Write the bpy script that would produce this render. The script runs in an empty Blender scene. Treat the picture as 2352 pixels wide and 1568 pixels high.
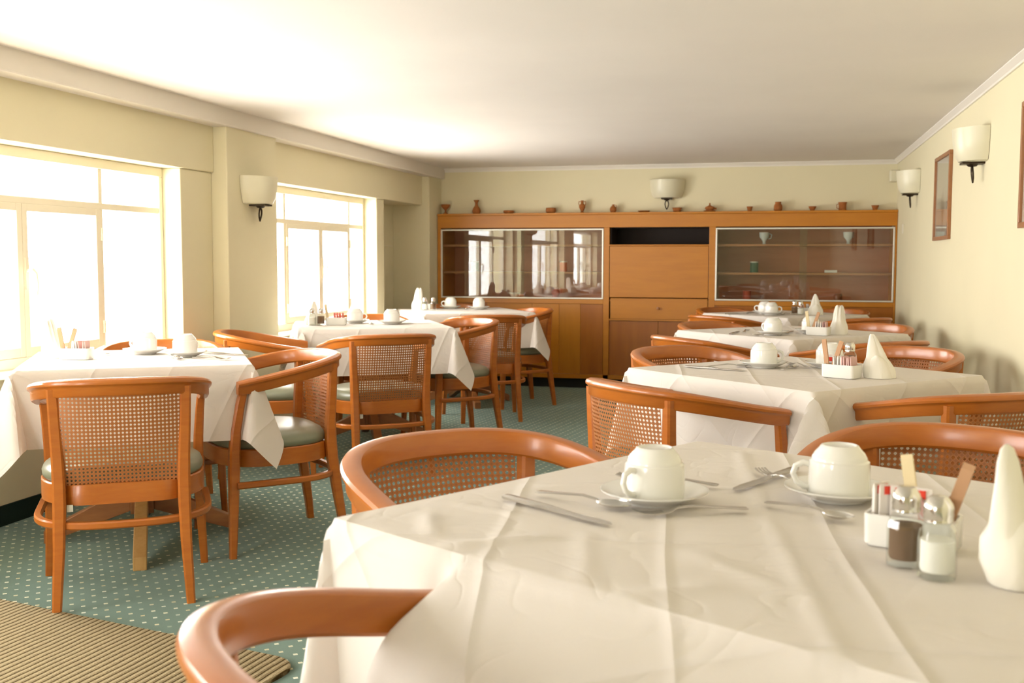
import bpy, bmesh, math, random
import numpy as np
from mathutils import Vector, Matrix
random.seed(7)
PI = math.pi
R = math.radians
S = bpy.context.scene
COL = S.collection

# ------------------------------------------------------------------ camera
CAM_H = 1.12
yaw, pit, roll = R(13.98), R(4.38), R(0.1)
cd = bpy.data.cameras.new('camera'); cam = bpy.data.objects.new('camera', cd); COL.objects.link(cam)
fwd = Vector((-math.sin(yaw) * math.cos(pit), math.cos(yaw) * math.cos(pit), -math.sin(pit)))
rgt = Vector((math.cos(yaw), math.sin(yaw), 0)); up = rgt.cross(fwd)
r2 = math.cos(roll) * rgt + math.sin(roll) * up
u2 = -math.sin(roll) * rgt + math.cos(roll) * up
M = Matrix((r2, u2, -fwd)).transposed().to_4x4(); M.translation = (0, 0, CAM_H)
cam.matrix_world = M
cd.sensor_width = 22.3; cd.lens = 2434 / 2352 * 22.3
cd.clip_start = 0.05; cd.clip_end = 200
cd.dof.use_dof = True; cd.dof.focus_distance = 3.3; cd.dof.aperture_fstop = 4.0
S.camera = cam

# ------------------------------------------------------------------ world + exposure
w = bpy.data.worlds.new('daylight'); S.world = w; w.use_nodes = True
bg = w.node_tree.nodes['Background']; bg.inputs[0].default_value = (1.0, 0.975, 0.95, 1); bg.inputs[1].default_value = 6.0
S.view_settings.view_transform = 'Standard'; S.view_settings.look = 'None'
S.view_settings.exposure = 1.78; S.view_settings.gamma = 1.0
S.view_settings.use_curve_mapping = False

# daylight enters through the windows (portals guide the sky light, they emit nothing)
WIN_X = -3.18
WINDOWS = [(2.80, 5.02), (5.98, 7.84), (-0.15, 2.05)]
for (a, b) in WINDOWS:
    ld = bpy.data.lights.new('window_portal', 'AREA'); ld.shape = 'RECTANGLE'
    ld.size = (b - a); ld.size_y = 1.0; ld.cycles.is_portal = True
    lo = bpy.data.objects.new('window_portal', ld); COL.objects.link(lo)
    lo.location = (WIN_X - 0.12, (a + b) / 2, 1.12)
    lo.rotation_euler = Matrix(((0, 0, -1), (1, 0, 0), (0, -1, 0))).to_euler()


ld = bpy.data.lights.new('window_portal', 'AREA'); ld.shape = 'RECTANGLE'; ld.size = 0.9; ld.size_y = 1.66; ld.cycles.is_portal = True  # portal of the added fill opening in the front wall
lo = bpy.data.objects.new('window_portal', ld); COL.objects.link(lo)
lo.matrix_world = Matrix(((1, 0, 0, -2.5), (0, 0, -1, -2.65), (0, 1, 0, 1.03), (0, 0, 0, 1)))

# ------------------------------------------------------------------ material helpers
def mat(name, col, rough=0.5, metal=0.0, coat=0.0, spec=0.5):
    m = bpy.data.materials.new(name); m.use_nodes = True
    p = m.node_tree.nodes['Principled BSDF']
    p.inputs['Base Color'].default_value = (*col, 1); p.inputs['Roughness'].default_value = rough
    p.inputs['Metallic'].default_value = metal; p.inputs['Coat Weight'].default_value = coat
    p.inputs['Coat Roughness'].default_value = 0.12
    p.inputs['Specular IOR Level'].default_value = spec
    return m
def nd(m, t, **kw):
    n = m.node_tree.nodes.new(t)
    for k, v in kw.items(): setattr(n, k, v)
    return n
def ln(m, a, b): m.node_tree.links.new(a, b)
def P(m): return m.node_tree.nodes['Principled BSDF']
def mathn(m, op, a, b=None, c=None):
    n = nd(m, 'ShaderNodeMath', operation=op)
    for i, v in enumerate((a, b, c)):
        if v is None: continue
        if isinstance(v, (int, float)): n.inputs[i].default_value = v
        else: ln(m, v, n.inputs[i])
    return n.outputs[0]
def ramp(m, fac, stops):
    n = nd(m, 'ShaderNodeValToRGB'); e = n.color_ramp.elements
    while len(e) < len(stops): e.new(0.5)
    for i, (p, c) in enumerate(stops): e[i].position = p; e[i].color = (*c, 1)
    ln(m, fac, n.inputs[0]); return n.outputs[0]
def bump(m, h, strength=0.3, dist=0.01):
    n = nd(m, 'ShaderNodeBump'); n.inputs['Strength'].default_value = strength; n.inputs['Distance'].default_value = dist
    ln(m, h, n.inputs['Height']); ln(m, n.outputs[0], P(m).inputs['Normal'])
def noise(m, vec, scale, detail=3, rough=0.5):
    n = nd(m, 'ShaderNodeTexNoise'); n.inputs['Scale'].default_value = scale; n.inputs['Detail'].default_value = detail
    n.inputs['Roughness'].default_value = rough
    if vec is not None: ln(m, vec, n.inputs['Vector'])
    return n.outputs[0]
def coords(m, kind='Object', scale=(1, 1, 1), rot=(0, 0, 0)):
    t = nd(m, 'ShaderNodeTexCoord'); mp = nd(m, 'ShaderNodeMapping')
    mp.inputs['Scale'].default_value = scale; mp.inputs['Rotation'].default_value = rot
    ln(m, t.outputs[kind], mp.inputs['Vector']); return mp.outputs[0]
def wood(name, c1, c2, stretch, rough=0.28, coat=0.5, scale=6):
    m = mat(name, c1, rough, coat=coat)
    v = coords(m, 'Object', stretch)
    n = noise(m, v, scale, 6, 0.6)
    ln(m, ramp(m, n, [(0.3, c1), (0.7, c2)]), P(m).inputs['Base Color'])
    return m

# ------------------------------------------------------------------ materials
def wall_mat(name, col):
    m = mat(name, col, 0.75, spec=0.25)
    v = coords(m)
    n = noise(m, v, 1.3, 3)
    a = tuple(c * 0.97 for c in col); b = tuple(min(1, c * 1.02) for c in col)
    ln(m, ramp(m, n, [(0.3, a), (0.7, b)]), P(m).inputs['Base Color'])
    bump(m, noise(m, v, 90, 2), 0.06, 0.003)
    return m
M_wall = wall_mat('cream_wall_paint', (0.76, 0.70, 0.485))
M_ceil = wall_mat('white_ceiling_paint', (0.83, 0.785, 0.72))
M_beam = wall_mat('white_beam_paint', (0.80, 0.755, 0.68))
M_trim = mat('white_gloss_trim', (0.82, 0.78, 0.70), 0.4)
M_win = mat('cream_window_enamel', (0.80, 0.74, 0.58), 0.35)
M_chair = wood('chair_beech_lacquer', (0.41, 0.112, 0.012), (0.48, 0.148, 0.018), (1, 1, 6), 0.30, 0.22, 9)
M_cab = wood('cabinet_veneer', (0.47, 0.165, 0.005), (0.55, 0.21, 0.008), (0.8, 0.8, 5), 0.38, 0.0, 3)
M_cab2 = wood('cabinet_veneer_dark', (0.33, 0.100, 0.006), (0.40, 0.130, 0.008), (5, 1.2, 0.6), 0.38, 0.0, 3)
M_cab3 = wood('cabinet_veneer_gold', (0.45, 0.165, 0.008), (0.52, 0.205, 0.012), (5, 1.2, 0.6), 0.38, 0.0, 3)
M_cabin = wood('cabinet_inside_mahogany', (0.40, 0.115, 0.045), (0.46, 0.15, 0.06), (1, 1, 6), 0.5, 0.1, 3)
M_shelf = mat('shelf_veneer', (0.42, 0.17, 0.06), 0.5)
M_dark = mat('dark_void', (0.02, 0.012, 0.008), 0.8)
M_alu = mat('white_aluminium', (0.72, 0.70, 0.62), 0.3, 0.3)
M_china = mat('white_china', (0.82, 0.81, 0.76), 0.12, coat=0.5)
M_paper = mat('napkin_paper', (0.86, 0.83, 0.74), 0.9, spec=0.1)
bump(M_paper, noise(M_paper, coords(M_paper, 'Object', (1, 1, .35)), 45, 2), 0.5, 0.006)
M_steel = mat('cutlery_steel', (0.62, 0.60, 0.56), 0.18, 1.0)
M_chrome = mat('shaker_cap_chrome', (0.70, 0.68, 0.64), 0.15, 1.0)
M_iron = mat('sconce_bronze', (0.05, 0.035, 0.02), 0.4, 0.8)
M_pale_foot = wood('pale_toned_foot', (0.56, 0.32, 0.10), (0.66, 0.40, 0.15), (4, 4, 0.6), 0.4, 0.2, 12)
M_tablewood = wood('table_base_wood', (0.30, 0.11, 0.035), (0.40, 0.16, 0.05), (1, 1, 5), 0.35, 0.3, 8)
M_base = mat('dark_plinth', (0.012, 0.014, 0.012), 0.7)
M_salt = mat('salt', (0.85, 0.83, 0.78), 0.9)
M_pepper = mat('pepper', (0.16, 0.09, 0.045), 0.9)
M_clay = mat('terracotta', (0.36, 0.13, 0.035), 0.8, spec=0.2)
ln(M_clay, ramp(M_clay, noise(M_clay, coords(M_clay), 30, 3), [(0.3, (0.30, 0.10, 0.025)), (0.7, (0.40, 0.15, 0.045))]), P(M_clay).inputs['Base Color'])

M_seat = mat('green_seat_vinyl', (0.205, 0.215, 0.145), 0.30, spec=0.6)
bump(M_seat, noise(M_seat, coords(M_seat), 160, 3), 0.08, 0.002)

# table linen: ironed fold creases and soft wrinkles
M_cloth = mat('white_table_linen', (0.88, 0.825, 0.76), 0.8, spec=0.2)
def cloth_nodes(m):
    v = coords(m, 'UV')
    sp = nd(m, 'ShaderNodeSeparateXYZ')
    wob = nd(m, 'ShaderNodeVectorMath', operation='MULTIPLY_ADD')
    nz = nd(m, 'ShaderNodeTexNoise'); nz.inputs['Scale'].default_value = 2.0; ln(m, v, nz.inputs['Vector'])
    ln(m, nz.outputs['Color'], wob.inputs[0]); wob.inputs[1].default_value = (0.02, 0.02, 0); ln(m, v, wob.inputs[2])
    ln(m, wob.outputs[0], sp.inputs[0])
    hs = []
    for o, per in ((sp.outputs[0], 0.24), (sp.outputs[1], 0.38)):
        f = mathn(m, 'PINGPONG', mathn(m, 'ADD', o, 0.17), per / 2)
        hs.append(mathn(m, 'MULTIPLY', mathn(m, 'SMOOTH_MIN', f, 0.012, 0.01), -0.30))
    w1 = nd(m, 'ShaderNodeTexNoise'); w1.inputs['Scale'].default_value = 5.5; w1.inputs['Detail'].default_value = 1.5
    w1.inputs['Distortion'].default_value = 1.6
    ln(m, v, w1.inputs['Vector'])
    rid = mathn(m, 'ABSOLUTE', mathn(m, 'SUBTRACT', w1.outputs[0], 0.5))
    rid = mathn(m, 'MULTIPLY', mathn(m, 'SMOOTH_MIN', rid, 0.05, 0.05), 0.014)
    fine = mathn(m, 'ADD', mathn(m, 'MULTIPLY', noise(m, v, 22, 3), 0.0015), mathn(m, 'MULTIPLY', noise(m, v, 4.5, 1), 0.010))
    weave = mathn(m, 'MULTIPLY', noise(m, v, 500, 1), 0.0004)
    h = mathn(m, 'ADD', mathn(m, 'ADD', hs[0], hs[1]), mathn(m, 'ADD', rid, mathn(m, 'ADD', fine, weave)))
    bump(m, h, 0.75, 1.0)
    # thin cotton lets a little light through
    tr = nd(m, 'ShaderNodeBsdfTranslucent'); tr.inputs[0].default_value = (0.75, 0.62, 0.48, 1)
    mx = nd(m, 'ShaderNodeMixShader'); mx.inputs[0].default_value = 0.18
    out = m.node_tree.nodes['Material Output']
    ln(m, P(m).outputs[0], mx.inputs[1]); ln(m, tr.outputs[0], mx.inputs[2]); ln(m, mx.outputs[0], out.inputs[0])
cloth_nodes(M_cloth)

# woven cane with see-through holes
M_cane = mat('woven_cane', (0.50, 0.20, 0.065), 0.45)
def cane_nodes(m):
    v = coords(m, 'UV', (1 / 0.0128, 1 / 0.0128, 1))
    sp = nd(m, 'ShaderNodeSeparateXYZ'); ln(m, v, sp.inputs[0])
    dx = mathn(m, 'ABSOLUTE', mathn(m, 'SUBTRACT', mathn(m, 'FRACT', sp.outputs[0]), 0.5))
    dy = mathn(m, 'ABSOLUTE', mathn(m, 'SUBTRACT', mathn(m, 'FRACT', sp.outputs[1]), 0.5))
    rr = mathn(m, 'SQRT', mathn(m, 'ADD', mathn(m, 'MULTIPLY', dx, dx), mathn(m, 'MULTIPLY', dy, dy)))
    dia = mathn(m, 'MULTIPLY', mathn(m, 'ADD', dx, dy), 0.78)
    d = mathn(m, 'MAXIMUM', rr, dia)
    hole = mathn(m, 'LESS_THAN', d, 0.285)
    col = ramp(m, d, [(0.285, (0.25, 0.085, 0.022)), (0.35, (0.48, 0.175, 0.045)), (0.62, (0.36, 0.13, 0.035))])
    ln(m, col, P(m).inputs['Base Color'])
    bump(m, mathn(m, 'SINE', mathn(m, 'MULTIPLY', d, 30)), 0.3, 0.001)
    t = nd(m, 'ShaderNodeBsdfTransparent'); mx = nd(m, 'ShaderNodeMixShader')
    ln(m, hole, mx.inputs[0]); ln(m, P(m).outputs[0], mx.inputs[1]); ln(m, t.outputs[0], mx.inputs[2])
    ln(m, mx.outputs[0], m.node_tree.nodes['Material Output'].inputs[0])
cane_nodes(M_cane)

# green carpet with a lattice of small cream lozenges
M_carpet = mat('green_dotted_carpet', (0.06, 0.12, 0.095), 0.95, spec=0.1)
def carpet_nodes(m, rot=0.14):
    v = coords(m, 'Object', (1 / 0.0485,) * 3, (0, 0, rot))
    sp = nd(m, 'ShaderNodeSeparateXYZ'); ln(m, v, sp.inputs[0])
    def dist(off):
        a = mathn(m, 'ABSOLUTE', mathn(m, 'SUBTRACT', mathn(m, 'FRACT', mathn(m, 'ADD', sp.outputs[0], off)), 0.5))
        b = mathn(m, 'ABSOLUTE', mathn(m, 'SUBTRACT', mathn(m, 'FRACT', mathn(m, 'ADD', sp.outputs[1], off)), 0.5))
        return mathn(m, 'ADD', a, b)
    d = dist(0.0)
    cell = nd(m, 'ShaderNodeVectorMath', operation='FLOOR'); ln(m, v, cell.inputs[0])
    wn = nd(m, 'ShaderNodeTexWhiteNoise', noise_dimensions='3D'); ln(m, cell.outputs[0], wn.inputs[0])
    dotc = ramp(m, wn.outputs[0], [(0.0, (0.72, 0.70, 0.56)), (0.35, (0.66, 0.62, 0.44)), (0.55, (0.50, 0.40, 0.20)), (0.72, (0.74, 0.73, 0.62)), (1.0, (0.20, 0.24, 0.18))])
    k = mathn(m, 'LESS_THAN', d, 0.185)
    n = noise(m, coords(m), 3, 4); f = noise(m, coords(m), 400, 2)
    base = ramp(m, mathn(m, 'ADD', mathn(m, 'MULTIPLY', n, 0.5), mathn(m, 'MULTIPLY', f, 0.5)), [(0.3, (0.055, 0.095, 0.075)), (0.7, (0.105, 0.155, 0.125))])
    mx = nd(m, 'ShaderNodeMix', data_type='RGBA')
    ln(m, k, mx.inputs[0]); ln(m, base, mx.inputs[6]); ln(m, dotc, mx.inputs[7])
    ln(m, mx.outputs[2], P(m).inputs['Base Color'])
    bump(m, f, 0.5, 0.003)
carpet_nodes(M_carpet)
P(M_carpet).inputs['Sheen Weight'].default_value = 0.5; P(M_carpet).inputs['Sheen Tint'].default_value = (0.75, 1.0, 0.9, 1)
M_skirt = mat('carpet_skirting', (0.02, 0.035, 0.028), 0.95, spec=0.1)
carpet_nodes(M_skirt, 0.785)
for n in M_skirt.node_tree.nodes:
    if n.bl_idname == 'ShaderNodeValToRGB' and n.color_ramp.elements[0].color[1] < 0.2:
        n.color_ramp.elements[0].color = (0.010, 0.022, 0.018, 1); n.color_ramp.elements[1].color = (0.022, 0.04, 0.03, 1)

M_rug = mat('ribbed_jute_rug', (0.42, 0.33, 0.17), 0.95, spec=0.1)
def rug_nodes(m):
    v = coords(m, 'Object', (1, 1, 1), (0, 0, -0.10)); sp = nd(m, 'ShaderNodeSeparateXYZ'); ln(m, v, sp.inputs[0])
    n = noise(m, v, 6, 2)
    x = mathn(m, 'ADD', sp.outputs[0], mathn(m, 'MULTIPLY', n, 0.012))
    f = mathn(m, 'PINGPONG', x, 0.0115)
    s = mathn(m, 'DIVIDE', f, 0.0115)
    tuft = noise(m, v, 220, 2)
    c = ramp(m, s, [(0.0, (0.07, 0.048, 0.018)), (0.16, (0.13, 0.092, 0.04)), (0.3, (0.42, 0.345, 0.20)), (1.0, (0.52, 0.44, 0.28))])
    mx = nd(m, 'ShaderNodeMix', data_type='RGBA', blend_type='MULTIPLY'); mx.inputs[0].default_value = 0.6
    ln(m, c, mx.inputs[6]); ln(m, ramp(m, tuft, [(0.3, (0.55, 0.5, 0.45)), (0.7, (1, 1, 1))]), mx.inputs[7])
    ln(m, mx.outputs[2], P(m).inputs['Base Color'])
    bump(m, mathn(m, 'ADD', mathn(m, 'MULTIPLY', s, 0.7), mathn(m, 'MULTIPLY', tuft, 0.4)), 0.8, 0.006)
rug_nodes(M_rug)

# window / cabinet glass: clear sheet that reflects by angle
def glass_mat(name, refl=1.0, tint=(1, 1, 1)):
    m = bpy.data.materials.new(name); m.use_nodes = True; nt = m.node_tree
    nt.nodes.remove(nt.nodes['Principled BSDF'])
    t = nd(m, 'ShaderNodeBsdfTransparent'); t.inputs[0].default_value = (*tint, 1)
    g = nd(m, 'ShaderNodeBsdfGlossy'); g.inputs['Roughness'].default_value = 0.01
    lw = nd(m, 'ShaderNodeLayerWeight'); lw.inputs['Blend'].default_value = 0.5
    sch = mathn(m, 'ADD', mathn(m, 'MULTIPLY', mathn(m, 'POWER', lw.outputs['Facing'], 5.0), 0.96), 0.04)
    k = mathn(m, 'MINIMUM', mathn(m, 'MULTIPLY', sch, refl), 1.0)
    mx = nd(m, 'ShaderNodeMixShader'); ln(m, k, mx.inputs[0]); ln(m, t.outputs[0], mx.inputs[1]); ln(m, g.outputs[0], mx.inputs[2])
    ln(m, mx.outputs[0], nt.nodes['Material Output'].inputs[0])
    return m
M_glass = glass_mat('window_glass', 1.0)
M_cglass = glass_mat('cabinet_glass', 1.3, (0.93, 0.95, 0.92))
M_shaker = glass_mat('shaker_glass', 2.0, (0.95, 0.97, 0.95))
M_shade = mat('sconce_alabaster', (0.74, 0.70, 0.52), 0.35)
P(M_shade).inputs['Subsurface Weight'].default_value = 0.15
P(M_shade).inputs['Subsurface Radius'].default_value = (0.02, 0.02, 0.015)
M_packet_w = mat('white_sugar_paper', (0.82, 0.77, 0.72), 0.7)
M_packet_p = mat('pink_sugar_paper', (0.66, 0.42, 0.38), 0.7)
M_packet_r = mat('red_sugar_paper', (0.70, 0.22, 0.17), 0.7)
M_packet_b = mat('brown_sugar_paper', (0.48, 0.27, 0.14), 0.7)
M_packet_c = mat('kraft_sugar_paper', (0.72, 0.60, 0.36), 0.7)
M_redmark = mat('red_print', (0.75, 0.05, 0.02), 0.6)

# ------------------------------------------------------------------ mesh builder
class MB:
    def __init__(s): s.v = []; s.f = []; s.uv = None
    def add(s, v, f):
        o = len(s.v); s.v += [tuple(p) for p in v]; s.f += [tuple(i + o for i in q) for q in f]; return s
    def box(s, x0, x1, y0, y1, z0, z1):
        v = [(x, y, z) for z in (z0, z1) for y in (y0, y1) for x in (x0, x1)]
        return s.add(v, [(0, 2, 3, 1), (4, 5, 7, 6), (0, 1, 5, 4), (2, 6, 7, 3), (0, 4, 6, 2), (1, 3, 7, 5)])
    def rings(s, rings, cap=True, closed=True):
        n = len(rings[0]); v = [p for r in rings for p in r]; f = []
        for i in range(len(rings) - 1):
            for j in range(n if closed else n - 1):
                k = (j + 1) % n
                f.append((i * n + j, i * n + k, (i + 1) * n + k, (i + 1) * n + j))
        if cap:
            f.append(tuple(range(n - 1, -1, -1))); f.append(tuple((len(rings) - 1) * n + j for j in range(n)))
        return s.add(v, f)
    def lathe(s, prof, n=32, c=(0, 0, 0), a0=0, a1=2 * PI, sy=1.0, cap=True):
        full = abs(a1 - a0 - 2 * PI) < 1e-6
        m = n if full else n + 1
        rg = []
        for (r, z) in prof:
            r = max(r, 1e-4)
            rg.append([(c[0] + r * math.cos(a0 + (a1 - a0) * j / n), c[1] + sy * r * math.sin(a0 + (a1 - a0) * j / n), c[2] + z) for j in range(m)])
        return s.rings(rg, cap and full, full)
    def tube(s, pts, rad, n=10, cap=True):
        pts = [Vector(p) for p in pts]; rg = []
        rads = rad if isinstance(rad, (list, tuple)) else [rad] * len(pts)
        prev = None
        for i, p in enumerate(pts):
            t = (pts[min(i + 1, len(pts) - 1)] - pts[max(i - 1, 0)]).normalized()
            a = prev if prev is not None else (Vector((0, 0, 1)) if abs(t.z) < 0.9 else Vector((1, 0, 0)))
            x = (a - t * a.dot(t)).normalized(); y = t.cross(x); prev = x
            rg.append([tuple(p + rads[i] * (math.cos(2 * PI * j / n) * x + math.sin(2 * PI * j / n) * y)) for j in range(n)])
        return s.rings(rg, cap)
    def post(s, pts, sizes, n=4):
        """rectangular post swept through points, sections kept horizontal, corners chamfered"""
        rg = []
        for (x, y, z), (a, b) in zip(pts, sizes):
            a /= 2; b /= 2; c = min(a, b) * 0.35
            rg.append([(x + px, y + py, z) for px, py in ((a, -b + c), (a, b - c), (a - c, b), (-a + c, b), (-a, b - c), (-a, -b + c), (-a + c, -b), (a - c, -b))])
        return s.rings(rg)
    def xf(s, M):
        s.v = [tuple(M @ Vector(p)) for p in s.v]; return s
    def build(s, name, m, parent=None, smooth=False, bevel=0, sub=0, loc=None, kind=None, label=None):
        me = bpy.data.meshes.new(name); me.from_pydata(s.v, [], s.f); me.update()
        bm = bmesh.new(); bm.from_mesh(me); bmesh.ops.recalc_face_normals(bm, faces=bm.faces); bm.to_mesh(me); bm.free()
        if s.uv is not None:
            l = me.uv_layers.new(name='UVMap')
            for lp in me.loops: l.data[lp.index].uv = s.uv[lp.vertex_index]
        o = bpy.data.objects.new(name, me); COL.objects.link(o)
        me.materials.append(m)
        if smooth:
            for p in me.polygons: p.use_smooth = True
            me.set_sharp_from_angle(angle=R(38))
        if bevel:
            b = o.modifiers.new('bevel', 'BEVEL'); b.width = bevel; b.segments = 2; b.limit_method = 'ANGLE'; b.angle_limit = R(40)
        if sub:
            q = o.modifiers.new('sub', 'SUBSURF'); q.levels = sub; q.render_levels = sub
        if parent is not None: o.parent = parent
        if loc is not None: o.location = loc
        if kind: o['kind'] = kind
        if label: o['label'] = label
        return o
def tag(o, label, cat, group=None):
    o['label'] = label; o['category'] = cat
    if group: o['group'] = group
    return o
def thing(name, label, cat, loc=(0, 0, 0), rz=0, group=None):
    o = bpy.data.objects.new(name, None); COL.objects.link(o); o.empty_display_size = 0.05
    o.location = loc; o.rotation_euler = (0, 0, rz); return tag(o, label, cat, group)
def copy_tree(o, parent=None):
    c = o.copy(); COL.objects.link(c)
    if parent is not None: c.parent = parent
    for ch in list(o.children): copy_tree(ch, c)
    return c
def struct(name, mb, m, **kw): return mb.build(name, m, kind='structure', **kw)

# ------------------------------------------------------------------ the room
ZC = 1.947; XR = 0.945; Y0 = -2.4; YB = 9.25; YF = 9.12
struct('floor', MB().box(-3.6, XR + 0.2, Y0 - 0.2, 9.8, -0.1, 0), M_carpet)
struct('ceiling', MB().box(-3.6, XR + 0.2, Y0 - 0.2, 9.8, ZC, ZC + 0.1), M_ceil)
struct('wall_right', MB().box(XR, XR + 0.15, Y0, 9.7, 0, ZC), M_wall)
struct('wall_front', MB().box(-3.5, -2.95, Y0 - 0.15, Y0, 0, ZC).box(-2.05, XR, Y0 - 0.15, Y0, 0, ZC).box(-2.95, -2.05, Y0 - 0.15, Y0, 0, 0.20).box(-2.95, -2.05, Y0 - 0.15, Y0, 1.86, ZC), M_wall)  # gap left for the added fill opening
wb = MB().box(-3.45, XR, YB, 9.75, 1.535, ZC).box(-3.45, XR, 9.58, 9.75, 0, 1.535)
struct('wall_back', wb, M_wall)
XF = -3.045; XH = -3.03; XO = -3.34; ZB = 1.85; ZH = 1.60
wl = MB()
def wseg(y0, y1, x, z0=0, z1=ZC): wl.box(XO, x, y0, y1, z0, z1)
wseg(Y0, -0.15, XF); wseg(2.05, 2.80, XF); wseg(5.02, 5.34, XF, 0, ZH)
wseg(5.34, 5.94, -2.95)                                  # pilaster carrying the sconce
wseg(5.94, 5.98, XF, 0, ZH); wseg(7.84, 8.0, XF, 0, ZH)
wseg(8.9, 9.58, -2.965)                                   # corner pier against the cabinet
for (a, b) in WINDOWS: wseg(a, b, WIN_X + 0.03, 0, 0.655)     # breast wall under each window
for (a, b) in ((Y0, -0.15), (-0.15, 2.80), (2.80, 5.34), (5.94, 8.9)): wseg(a, b, XH, ZH, ZC)
wseg(8.0, 8.9, -3.30, 0, ZH)                              # shallow blind niche
struct('wall_left', wl, M_wall, bevel=0.006)
struct('trim_1', MB().box(XO, -2.93, Y0, YB, ZB, ZC + 0.05), M_beam, bevel=0.008)
def cornice(name, p0, p1, nrm):
    prof = [(0, 0), (0.012, 0), (0.014, -0.010), (0.006, -0.016), (0.006, -0.030), (0, -0.034)]
    prof = [(0.0, 0.0), (0.030, 0.0), (0.030, -0.006), (0.018, -0.018), (0.010, -0.026), (0.010, -0.036), (0.0, -0.036)]
    rg = [[(p[0] + nrm[0] * a, p[1] + nrm[1] * a, ZC - 0.001 + b) for a, b in prof] for p in (p0, p1)]
    return struct(name, MB().rings(rg), M_trim)
cornice('trim_2', (-2.93, YB), (XR, YB), (0, -1))
cornice('trim_3', (XR, Y0), (XR, YB), (-1, 0))
struct('baseboard_left', MB().box(WIN_X + 0.03, WIN_X + 0.042, 2.8, 5.02, 0, 0.085).box(XF, XF + 0.012, 5.02, 5.34, 0, 0.085).box(-2.95, -2.938, 5.34, 5.94, 0, 0.085), M_skirt)
struct('baseboard_right', MB().box(XR - 0.012, XR, Y0, YF, 0, 0.085), M_skirt)

# windows: cream steel casements, transom row above
def window(n, y0, y1, mull, meet):
    """mull: the two mullions, meet: where the pair of casements closes"""
    z0, z1, zt = 0.665, 1.585, 1.375
    X = WIN_X
    e = bpy.data.objects.new('window_%d' % n, None); COL.objects.link(e); e.location = (X, (y0 + y1) / 2, z0); e['kind'] = 'structure'
    yc = (y0 + y1) / 2
    def L(mb): mb.v = [(a - X, b - yc, c - z0) for a, b, c in mb.v]; return mb
    fr = MB()
    t = 0.032
    fr.box(X - 0.03, X + 0.03, y0, y1, z1 - t, z1 + 0.015).box(X - 0.03, X + 0.03, y0, y1, z0 - 0.012, z0 + t)
    fr.box(X - 0.03, X + 0.03, y0, y0 + t, z0 + t, z1 - t).box(X - 0.03, X + 0.03, y1 - t, y1, z0 + t, z1 - t)
    fr.box(X - 0.024, X + 0.024, y0 + t - .002, y1 - t + .002, zt - 0.016, zt + 0.016)
    for m in mull: fr.box(X - 0.02, X + 0.02, m - 0.016, m + 0.016, z0 + t - .002, z1 - t + .002)
    L(fr).build('window_frame', M_win, e, bevel=0.004)
    sl = MB().box(X - 0.02, X + 0.135 - 0.0, y0 + 0.0, y1, z0 - 0.035, z0 - 0.0125)
    L(sl).build('window_sill', M_win, e, bevel=0.004)
    for (a, b, side) in ((mull[0] + 0.013, meet - 0.001, 1), (meet + 0.001, mull[1] - 0.013, -1)):
        c = MB(); s = 0.033; za, zb = z0 + t, zt - 0.014
        c.box(X - 0.012, X + 0.026, a, a + s, za, zb).box(X - 0.012, X + 0.026, b - s, b, za, zb)
        c.box(X - 0.011, X + 0.025, a + s - .001, b - s + .001, za, za + s + 0.01).box(X - 0.011, X + 0.025, a + s - .001, b - s + .001, zb - s, zb)
        co = L(c).build('casement', M_win, e, bevel=0.003)
        g = MB().box(X + 0.002, X + 0.006, a + s, b - s, za + s, zb - s); L(g).build('pane', M_glass, co)
        hy = a - 0.004 if side == 1 else b + 0.004
        for hz in (za + 0.10, zb - 0.12):
            h = MB().tube([(X + 0.03, hy, hz - 0.03), (X + 0.03, hy, hz + 0.03)], 0.008, 8); L(h).build('hinge', M_win, co, smooth=True)
        if side == -1:
            hh = MB().box(X + 0.026, X + 0.034, a + 0.004, a + 0.024, 0.99, 1.13)
            hh.tube([(X + 0.03, a + 0.014, 1.07), (X + 0.06, a + 0.016, 1.075), (X + 0.068, a + 0.022, 1.06), (X + 0.066, a + 0.034, 1.01), (X + 0.06, a + 0.036, 0.965)], [0.009, 0.009, 0.009, 0.007, 0.006], 8)
            L(hh).build('handle', M_win, co, smooth=True)
    for (a, b) in ((y0 + t, mull[0] - 0.013), (mull[1] + 0.013, y1 - t)):
        g = MB().box(X - 0.002, X + 0.002, a, b, z0 + t, zt - 0.014); L(g).build('pane', M_glass, e)
    for (a, b) in ((y0 + t, mull[0] - 0.013), (mull[0] + 0.013, mull[1] - 0.013), (mull[1] + 0.013, y1 - t)):
        g = MB().box(X - 0.002, X + 0.002, a, b, zt + 0.014, z1 - t); L(g).build('pane', M_glass, e)
    return e
window(1, 2.80, 5.02, (3.27, 4.50), 3.94)
window(2, 5.98, 7.84, (6.47, 7.56), 7.03)
window(3, -0.15, 2.05, (0.35, 1.55), 0.95)

# unseen glazed opening, added in the front wall behind the camera for frontal fill
we = bpy.data.objects.new('window_4', None); COL.objects.link(we); we.location = (-2.5, Y0 - 0.08, 0.20); we['kind'] = 'structure'
fr = MB()
for x in (-0.425, 0.425): fr.box(x - 0.025, x + 0.025, -0.03, 0.03, 0.05, 1.61)
fr.box(-0.45, 0.45, -0.03, 0.03, 0, 0.05).box(-0.45, 0.45, -0.03, 0.03, 1.61, 1.66)
fr.build('window_frame', M_win, we)
MB().box(-0.40, 0.40, -0.002, 0.002, 0.05, 1.61).build('pane', M_glass, we)
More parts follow.
